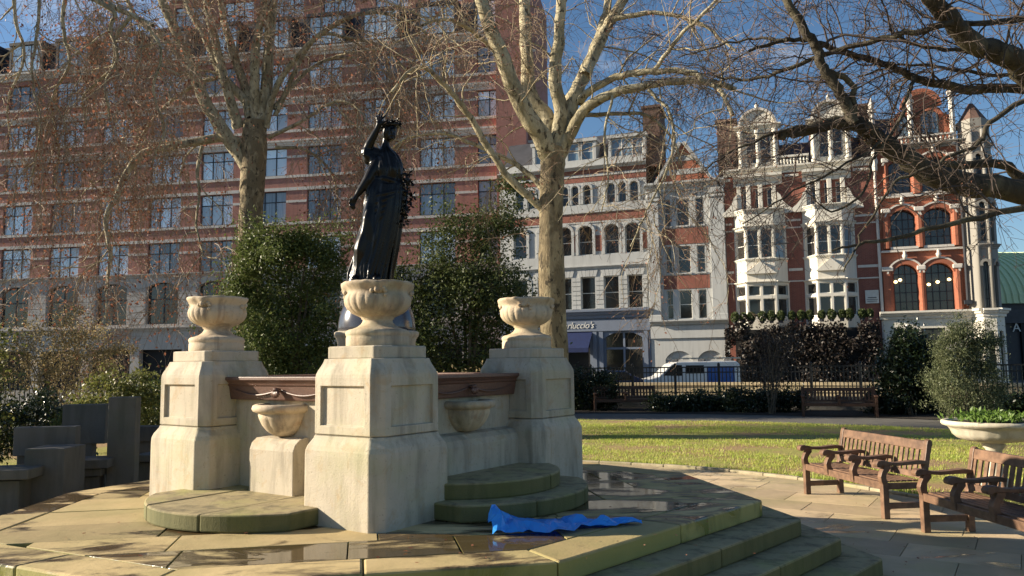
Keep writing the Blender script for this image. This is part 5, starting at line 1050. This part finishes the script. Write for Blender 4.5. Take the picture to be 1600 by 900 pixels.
# fallen leaves
n = 420; ang_ = G.uniform(0, 6.28, n); rad = np.sqrt(G.uniform(9, 46, n)); C = np.c_[FC.x + rad * np.cos(ang_), FC.y + rad * np.sin(ang_), np.full(n, .022)]
rr = np.hypot(C[:, 0] - FC.x, C[:, 1] - FC.y); C = C[rr > 4.6]; n2 = 70; q = np.c_[G.uniform(-3.3, 1.6, n2), G.uniform(4.9, 7.0, n2), np.full(n2, PZ + .008)]
V, F = leaf_arrays(np.r_[C, q], .035, .6); V = V.reshape(-1, 4, 3); cz = V[:, :, 2].mean(1, keepdims=True); V[:, :, 2] = cz + (V[:, :, 2] - cz) * .25
g = link_mesh('fallen_leaves', np_mesh('fallen_leaves', V.reshape(-1, 3), F), M['deadleaf']); tag(g, 'scattered fallen leaves on path and platform', 'leaves', kind='stuff')
# climber leaves and box balls on the restaurant terrace
n = 22000; Lc = u1 - u0
cu_ = G.uniform(u0 - .3, u1 + .1, n); cz_ = G.uniform(0, 1, n) * np.array([ctop * (.93 + .16 * mnoise.noise((a_ * .8, 1.0, 3.0))) for a_ in cu_]); bul = np.array([.55 * max(0, mnoise.noise((a_ * .45, b_ * .6, 2.0))) + .25 * max(0, mnoise.noise((a_ * 1.3, b_ * 1.6, 5.0))) for a_, b_ in zip(cu_, cz_)]); C = np.c_[cu_, -2.12 - bul - np.abs(G.normal(0, .12, n)), cz_ * 1.0 + G.normal(0, .12, n)]; gap = np.array([mnoise.noise((a_ * .9, b_ * 1.1, 8.0)) for a_, b_ in zip(cu_, cz_)]); C = C[gap < .28]; V, F = leaf_arrays(C, .19, .55); link_mesh('foliage', np_mesh('foliage', V, F), M['climber'], cl)
rbx = random.Random(6); nb = 15
for i in range(nb):
    uu = u0 + Lc * (i + .5) / nb + rbx.uniform(-.1, .1); r_ = rbx.uniform(.20, .29); c = T.o + T.t * uu - T.n * 1.95
    P = G.normal(size=(700, 3)); P /= np.linalg.norm(P, axis=1)[:, None]; P *= r_ * G.uniform(.7, 1.05, (700, 1)); P[:, 2] = P[:, 2] * 1.25
    V, F = leaf_arrays(P + np.array([0, 0, .42]), .11, .6); ords = ['first', 'second', 'third', 'fourth', 'fifth', 'sixth', 'seventh', 'eighth', 'ninth', 'tenth', 'eleventh', 'twelfth', 'thirteenth', 'fourteenth', 'fifteenth']
    e = empty('box_ball', (c.x, c.y, ctop - .12), label=f'clipped green box ball on the terrace edge, {ords[i]} from the left', cat='topiary', group='box balls along the terrace edge')
    link_mesh('foliage', np_mesh('foliage', V, F), M['box'], e); MB().lathe([(.12, 0), (.15, .22), (.0, .22)], 10).build('pot', M['lead'], e)
# ================================================================== plane trees
def bark(name, pale, mid, dark, lo=.42, hi=.56, zfade=None):
    w = N(name); v = w.co('World', (1, 1, .55)); a = w.noise(v, 3.2, 6, .55, .6); b = w.noise(v, 9, 6, .6, .4); f = w.noise(w.co('World', (1, 1, .3)), 30, 6, .7)
    col = w.mix(w.ramp(a, [(lo, 0.0), (hi, 1.0)]), mid, pale); col = w.mix(w.ramp(b, [(.56, 0.0), (.62, 1.0)]), col, dark); col = w.mix(w.math('MULTIPLY', w.ramp(f, [(.45, 0.0), (.7, 1.0)]), .5), col, vary(mid, .6))
    h = w.math('ADD', w.math('MULTIPLY', f, .6), b); w.bump(h, .7, .05); return w.set(col, .85, 0, .25)
M['plane_bark'] = bark('plane_bark', (.52, .46, .31), (.30, .26, .165), (.10, .083, .055))
M['trunk_bark'] = bark('trunk_bark', (.40, .33, .20), (.22, .175, .105), (.07, .056, .038), .5, .62)
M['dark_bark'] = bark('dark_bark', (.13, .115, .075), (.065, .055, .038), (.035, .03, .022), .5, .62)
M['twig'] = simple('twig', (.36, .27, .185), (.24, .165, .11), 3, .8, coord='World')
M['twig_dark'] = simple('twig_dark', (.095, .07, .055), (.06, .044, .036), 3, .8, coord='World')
M['pale_branch'] = bark('pale_branch', (.50, .43, .29), (.36, .30, .19), (.2, .16, .1))
class Bunch:
    def __init__(s): s.V = []; s.F = []; s.n = 0
    def add(s, P, rad, n):
        P = np.asarray(P, float); rad = np.asarray(rad, float); k = len(P); T = np.gradient(P, axis=0); T /= np.linalg.norm(T, axis=1)[:, None] + 1e-9
        ref = np.array([.31, .87, .39]) if abs(T[0] @ np.array([.31, .87, .39])) < .85 else np.array([.9, -.2, .3])
        Nn = np.cross(T, ref); Nn /= np.linalg.norm(Nn, axis=1)[:, None] + 1e-9; B = np.cross(T, Nn); a = np.arange(n) * 2 * math.pi / n
        R_ = P[:, None, :] + rad[:, None, None] * (np.cos(a)[None, :, None] * Nn[:, None, :] + np.sin(a)[None, :, None] * B[:, None, :])
        s.V.append(R_.reshape(-1, 3)); i = np.arange(k - 1)[:, None] * n; j = np.arange(n)[None, :]; j2 = (j + 1) % n
        s.F.append(np.stack([i + j, i + j2, i + n + j2, i + n + j], -1).reshape(-1, 4) + s.n); s.n += k * n
    def build(s, name, m, parent, smooth=True):
        o = link_mesh(name, np_mesh(name, np.concatenate(s.V), np.concatenate(s.F)), m, parent); o.data.polygons.foreach_set('use_smooth', [smooth] * len(o.data.polygons)); return o
def smooth_path(pts, sub=5, wob=.0, rn=None):
    P = [np.array(p, float) for p in pts]; P = [2 * P[0] - P[1]] + P + [2 * P[-1] - P[-2]]; out = []
    for i in range(1, len(P) - 2):
        for t in np.linspace(0, 1, sub, endpoint=False):
            a, b, c, d = P[i-1], P[i], P[i+1], P[i+2]; out.append(.5 * (2*b + (c-a)*t + (2*a-5*b+4*c-d)*t*t + (3*b-a-3*c+d)*t**3))
    out.append(P[-2]); out = np.array(out)
    if wob and rn is not None: out[1:-1] += rn.normal(0, wob, (len(out) - 2, 3))
    return out
def sprout(P, t, length, nseg, ang, wander, droop, rn, updir=0.0):
    i = t * (len(P) - 1); k = min(int(i), len(P) - 2); p = P[k] + (P[k+1] - P[k]) * (i - k); T = P[k+1] - P[k]; T = T / (np.linalg.norm(T) + 1e-9)
    q = rn.normal(size=3); q -= T * (q @ T); q /= np.linalg.norm(q) + 1e-9; d = T * math.cos(ang) + q * math.sin(ang); d[2] += updir; d /= np.linalg.norm(d); st = length / nseg; out = [p]
    for s in range(nseg):
        d = d + rn.normal(0, wander, 3); d[2] -= droop * (.4 + 1.4 * s / nseg); d /= np.linalg.norm(d); p = p + d * st; out.append(p)
    return np.array(out)
def tree(name, label, root, trunk, limbs, seed, m_trunk, m_limb, m_twig, n1=3.0, len1=(1.2, 3.2), n2=7, len2=(.6, 1.5), n3=8, len3=(.25, .7), droop=(.06, .12, .15), thin=1.0, leafy=.6, leafm=None, lsize=.045, up1=0.1, keep=None):
    rn = np.random.default_rng(seed); e = empty(name, root, label=label, cat='tree', group='bare plane trees of the garden'); O = np.array(root, float)
    tb = Bunch(); lb = Bunch(); b1 = Bunch(); tw = Bunch(); leaves = []
    if trunk is not None:
        P = smooth_path([at(x, y, Y) for x, y, Y, r in trunk], 6) - O; rr = np.interp(np.linspace(0, 1, len(P)), np.linspace(0, 1, len(trunk)), [r * Y / FPX for x, y, Y, r in trunk]); rr[0] *= 1.35; tb.add(P, rr * (1 + rn.normal(0, .025, len(P))), 18)
    LP = []
    for lim in limbs:
        pts, r0, r1, dens = lim; P = smooth_path([at(*p) for p in pts], 5, .012, rn) - O; Ym = np.mean([p[2] for p in pts]); rr = np.linspace(r0, r1, len(P)) * Ym / FPX * (1 + rn.normal(0, .03, len(P))); (lb if True else tb).add(P, rr, 12 if r0 > 6 else 7); LP.append((P, rr, dens))
    n_tw = 0
    for P, rr, dens in LP:
        L = np.linalg.norm(np.diff(P, axis=0), axis=1).sum(); k1 = int(L * n1 * dens)
        for _ in range(k1):
            t = rn.uniform(.12, 1.0) ** .8; rl = np.interp(t, np.linspace(0, 1, len(P)), rr); l1 = rn.uniform(*len1); Q = sprout(P, t, l1, 10, rn.uniform(.5, 1.25), .21, droop[0], rn, up1); r1_ = min(rl * .5, rn.uniform(.012, .026)) * thin
            if keep and not keep(Q[-1] + O): continue
            b1.add(Q, np.linspace(r1_, .0045 * thin, 11), 4)
            for _ in range(max(1, int(n2 * l1 / 2.2 * rn.uniform(.6, 1.4)))):
                l2 = rn.uniform(*len2); Q2 = sprout(Q, rn.uniform(.15, 1), l2, 7, rn.uniform(.4, 1.1), .2, droop[1], rn); tw.add(Q2, np.linspace(.0062, .0035, 8) * thin, 3)
                for _ in range(rn.integers(n3 // 2, n3 + 3)):
                    Q3 = sprout(Q2, rn.uniform(.15, 1), rn.uniform(*len3), 4, rn.uniform(.4, 1.2), .24, droop[2], rn); tw.add(Q3, np.linspace(.0042, .0026, 5) * thin, 3); n_tw += 1
                    if rn.random() < leafy: leaves.append(Q3[-1] + rn.normal(0, .02, 3)); 
                    if rn.random() < leafy * .6: leaves.append(Q3[2] + rn.normal(0, .02, 3))
    if tb.n: tr_ = tb.build('trunk', m_trunk, e)
    lb.build('limbs' if tb.n else 'trunk', m_limb, e); b1.build('branches', M['pale_branch'] if m_twig is M['twig'] else m_twig, e); c = tw.build('crown', m_twig, e, False); c['kind'] = 'stuff'
    if leaves and leafm:
        V, F = leaf_arrays(np.array(leaves), lsize, .6, .5, -.6); o = link_mesh('seed_balls_and_leaves', np_mesh('leaves', V, F), leafm, e); o['kind'] = 'stuff'
    return e, n_tw
def dep(pts, Y, dy=0.0):
    n = len(pts); return [(p[0], p[1], Y + dy * i / max(1, n - 1)) for i, p in enumerate(pts)]
Y = 32.0
L = [(dep([(388, 262), (352, 210), (320, 157), (293, 90), (257, 10), (225, -90)], Y, -1.5), 12, 6, 1.0), (dep([(392, 185), (383, 157), (347, 117), (320, 57), (290, 0), (262, -110)], Y, .8), 8.5, 4, .9),
     (dep([(372, 200), (367, 180), (353, 133), (337, 67), (323, 0), (318, -120)], Y, -.6), 9, 5, .8), (dep([(392, 175), (387, 150), (363, 77), (347, 17), (338, -100)], Y, 1.2), 8.5, 4.5, .8),
     (dep([(400, 190), (397, 143), (400, 77), (413, 0), (420, -110)], Y, -1.0), 9, 5, .9), (dep([(404, 200), (415, 150), (421, 60), (430, -30), (446, -140)], Y, .5), 11, 6, .9),
     (dep([(415, 200), (433, 133), (490, 62), (557, 23), (620, 25), (680, 60)], Y, -1.8), 6, 2, 1.6), (dep([(430, 180), (490, 62), (545, 60), (600, 75), (640, 115)], Y, .6), 4, 1.6, 1.6), (dep([(428, 170), (470, 120), (520, 90), (575, 95)], Y, 1.8), 4, 1.5, 1.4),
     (dep([(380, 225), (350, 215), (290, 225), (225, 240), (195, 275), (183, 305), (165, 345), (172, 400), (165, 455)], Y, -2.0), 8, 2.2, 1.3), (dep([(316, 228), (308, 270), (312, 305), (306, 350), (318, 400)], Y - 1, -.4), 3.2, 1.2, 1.6),
     (dep([(300, 105), (255, 60), (215, 30), (190, -20)], Y, .6), 6, 3, 1.2),
     (dep([(347, 118), (300, 135), (250, 175), (215, 230), (212, 300)], Y, 1.5), 4, 1.2, 1.6), (dep([(420, 215), (470, 190), (520, 160), (560, 170), (590, 230)], Y, -2), 3.6, 1.2, 1.8), (dep([(430, 230), (480, 235), (520, 275), (530, 340)], Y, 1.0), 3, 1, 1.6)]
r0 = at(392, 650, Y); r0 = (r0.x, Y, 0)
t1, k1 = tree('plane_tree', 'pale-barked plane tree with hanging twigs in front of the red hotel', r0, [(392, 690, Y, 25), (391, 560, Y, 20), (390, 430, Y, 18), (393, 320, Y, 18), (397, 240, Y, 20), (398, 190, Y, 18)], L, 21, M['trunk_bark'], M['plane_bark'], M['twig'],
     n1=1.0, len1=(2.2, 6.0), n2=8, len2=(1.2, 3.2), n3=6, len3=(.5, 1.5), droop=(.13, .26, .24), thin=1.7, leafy=.85, leafm=M['deadleaf'], lsize=.11, up1=.05)
Y = 19.0
L = [(dep([(862, 250), (847, 217), (823, 177), (800, 133), (783, 83), (760, 30), (735, -60)], Y, -1.6), 18, 9, .8), (dep([(860, 230), (857, 187), (830, 150), (823, 83), (820, 0), (815, -110)], Y, 1.2), 14, 8, .7), (dep([(868, 235), (877, 173), (867, 127), (873, 67), (878, 0), (888, -110)], Y, -.8), 13, 7, .7),
     (dep([(872, 235), (890, 167), (910, 123), (930, 80), (953, 33), (980, -10), (1020, -90)], Y, .5), 13, 7, .9), (dep([(915, 118), (938, 50), (950, 0), (955, -80)], Y, 1.6), 9, 5, .8), (dep([(874, 245), (897, 197), (920, 167), (957, 147), (1013, 133), (1090, 125), (1150, 140)], Y, -1.8), 11, 4, 1.0),
     (dep([(905, 160), (920, 143), (963, 120), (1013, 112), (1080, 112), (1100, 127), (1127, 143), (1145, 180)], Y, -2.6), 7, 3, 1.2), (dep([(852, 330), (790, 270), (735, 185), (705, 145), (665, 108), (640, 112), (612, 145)], Y, -2.0), 7, 2, 1.5), (dep([(850, 300), (815, 262), (770, 240), (700, 210), (640, 215), (600, 240)], Y, 1.4), 5, 1.4, 1.4),
     (dep([(912, 180), (960, 178), (1010, 180), (1050, 215), (1065, 260)], Y, -1), 4, 1.4, 1.3), (dep([(785, 90), (740, 50), (700, 30), (660, 40)], Y, -2.2), 5, 2, 1.4), (dep([(960, 30), (1020, 20), (1090, 35), (1150, 80)], Y, -1), 5, 2, 1.4), (dep([(1020, 112), (1060, 60), (1100, 20), (1150, -30)], Y - 2, -1), 4, 2, 1.2), (dep([(1013, 140), (1045, 175), (1052, 230), (1030, 290), (1010, 330), (985, 385)], Y - 2, -.5), 3, 1.1, 1.6), (dep([(957, 150), (945, 210), (950, 280), (940, 330)], Y - 1.4, -.3), 2.4, 1, 1.8)]
r0 = at(868, 650, Y); r0 = (r0.x, Y, 0)
t2, k2 = tree('plane_tree', 'plane tree with a thick trunk forking above the right-hand pier', r0, [(868, 690, Y, 27), (866, 560, Y, 22), (862, 430, Y, 20), (861, 340, Y, 19), (863, 270, Y, 19.5), (866, 232, Y, 19)], L, 22, M['trunk_bark'], M['plane_bark'], M['twig'],
     n1=2.2, len1=(1.2, 3.2), n2=6, len2=(.6, 1.6), n3=7, len3=(.3, .7), droop=(.07, .14, .16), leafy=.3, leafm=M['deadleaf'], lsize=.05, up1=.1)
Y = 22.0
L = [(dep([(-330, 120), (-120, -60), (30, -60), (110, -20), (180, 12), (240, 40)], Y, .6), 12, 3, 1.0), (dep([(150, 0), (178, 20), (172, 45), (184, 92), (165, 130), (172, 190)], Y, .2), 4.5, 1.4, 1.8), (dep([(-200, 20), (-70, -50), (60, -75), (180, -50), (290, -60)], Y, 1.2), 8, 3.5, 1.2),
     (dep([(205, 25), (180, 60), (178, 100), (160, 125), (130, 150), (135, 200)], Y, .5), 3.4, 1.1, 1.8), (dep([(105, -20), (98, 40), (108, 100), (80, 160), (92, 230), (85, 290)], Y + .4, .3), 3.5, 1.0, 1.8), (dep([(28, -60), (22, 20), (38, 90), (12, 160), (20, 240)], Y + .6, .3), 3.4, 1.0, 1.8), (dep([(230, 38), (252, 80), (240, 140), (255, 200), (236, 260)], Y, .3), 3, .9, 1.7), (dep([(60, -55), (60, 30), (50, 110), (62, 200), (45, 300)], Y - .6, .2), 3, .9, 1.6)]
t4, k4 = tree('plane_tree', 'tree outside the left edge whose curling twigs hang over the hotel', (at(-330, 600, Y).x, Y, 0), [(-330, 690, Y, 36), (-330, 500, Y, 28), (-335, 300, Y, 26), (-325, 120, Y, 24), (-300, -60, Y, 18), (-290, -200, Y, 10)], L, 31, M['trunk_bark'], M['plane_bark'], M['twig'],
     n1=1.25, len1=(1.5, 4.2), n2=8, len2=(.8, 2.2), n3=6, len3=(.35, 1.0), droop=(.14, .26, .24), thin=1.2, leafy=.8, leafm=M['deadleaf'], lsize=.08, up1=.05)
def rt(pts, Ya, Yb):
    n = len(pts); return [(p[0], p[1], Ya + (Yb - Ya) * i / max(1, n - 1)) for i, p in enumerate(pts)]
L = [(rt([(1900, 420), (1740, 345), (1600, 300), (1480, 282), (1413, 246), (1380, 224), (1353, 204), (1330, 192), (1290, 197), (1250, 206), (1215, 212)], 10.0, 9.2), 24, 6, .5), (rt([(1850, 330), (1720, 215), (1620, 130), (1573, 87), (1523, 70), (1487, 33), (1453, -4), (1420, -70)], 10.0, 8.6), 24, 10, .9),
     (rt([(1800, 190), (1620, 141), (1530, 140), (1463, 130), (1427, 120), (1380, 100), (1313, 80), (1273, 67), (1230, 63), (1170, 80)], 10.2, 9.6), 9, 2.5, 1.2), (rt([(1334, 192), (1313, 147), (1287, 107), (1277, 77), (1257, 47), (1230, 0), (1200, -60)], 9.3, 9.0), 9, 6, 1.1),
     (rt([(1490, 36), (1413, 53), (1323, 73), (1233, 107), (1180, 123), (1120, 120)], 8.8, 10.0), 5.5, 2, 1.5), (rt([(1760, 20), (1620, 30), (1497, 35)], 9.5, 9.0), 7, 4, 1.0), (rt([(1760, 95), (1620, 83), (1513, 80), (1433, 70), (1390, 45)], 10.3, 9.8), 5, 2, 1.3),
     (rt([(1720, 140), (1620, 123), (1513, 113), (1463, 103), (1397, 103), (1340, 120)], 10.8, 10.4), 4, 1.5, 1.4), (rt([(1700, 100), (1620, 145), (1547, 193), (1530, 220), (1463, 257), (1397, 287), (1347, 367), (1318, 425)], 8.4, 8.0), 5, 1.2, 1.0), (rt([(1740, 290), (1600, 325), (1513, 343), (1407, 370), (1343, 382), (1300, 392)], 8.6, 8.0), 6.5, 1.4, .8),
     (rt([(1720, 330), (1600, 283), (1567, 257), (1480, 257), (1427, 250), (1395, 235)], 10.6, 10.0), 9, 5, .5), (rt([(1427, 120), (1418, 150), (1405, 190), (1360, 235), (1300, 270), (1240, 300), (1160, 350)], 9.6, 8.8), 3.4, 1.0, 1.3), (rt([(1290, 110), (1330, 130), (1335, 185)], 9.2, 9.3), 5, 5, .4), (rt([(1275, 198), (1220, 205), (1150, 235), (1090, 270)], 9.2, 9.0), 3.5, 1, 1.6), (rt([(1230, 63), (1180, 60), (1110, 75), (1060, 90)], 9.6, 10.2), 2.6, 1, 1.8), (rt([(1380, 225), (1362, 250), (1350, 300), (1300, 330), (1260, 300)], 9.3, 9.0), 3.2, 1, 1.3)]
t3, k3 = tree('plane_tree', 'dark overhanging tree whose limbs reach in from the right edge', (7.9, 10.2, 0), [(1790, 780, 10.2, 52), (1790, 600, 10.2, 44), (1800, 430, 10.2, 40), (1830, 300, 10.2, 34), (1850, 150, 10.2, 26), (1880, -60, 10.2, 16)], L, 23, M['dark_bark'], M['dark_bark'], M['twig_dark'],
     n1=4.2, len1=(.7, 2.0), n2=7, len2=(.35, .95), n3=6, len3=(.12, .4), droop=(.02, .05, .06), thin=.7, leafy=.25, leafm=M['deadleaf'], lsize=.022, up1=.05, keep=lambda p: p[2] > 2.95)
print('TWIGS', k1, k2, k3)
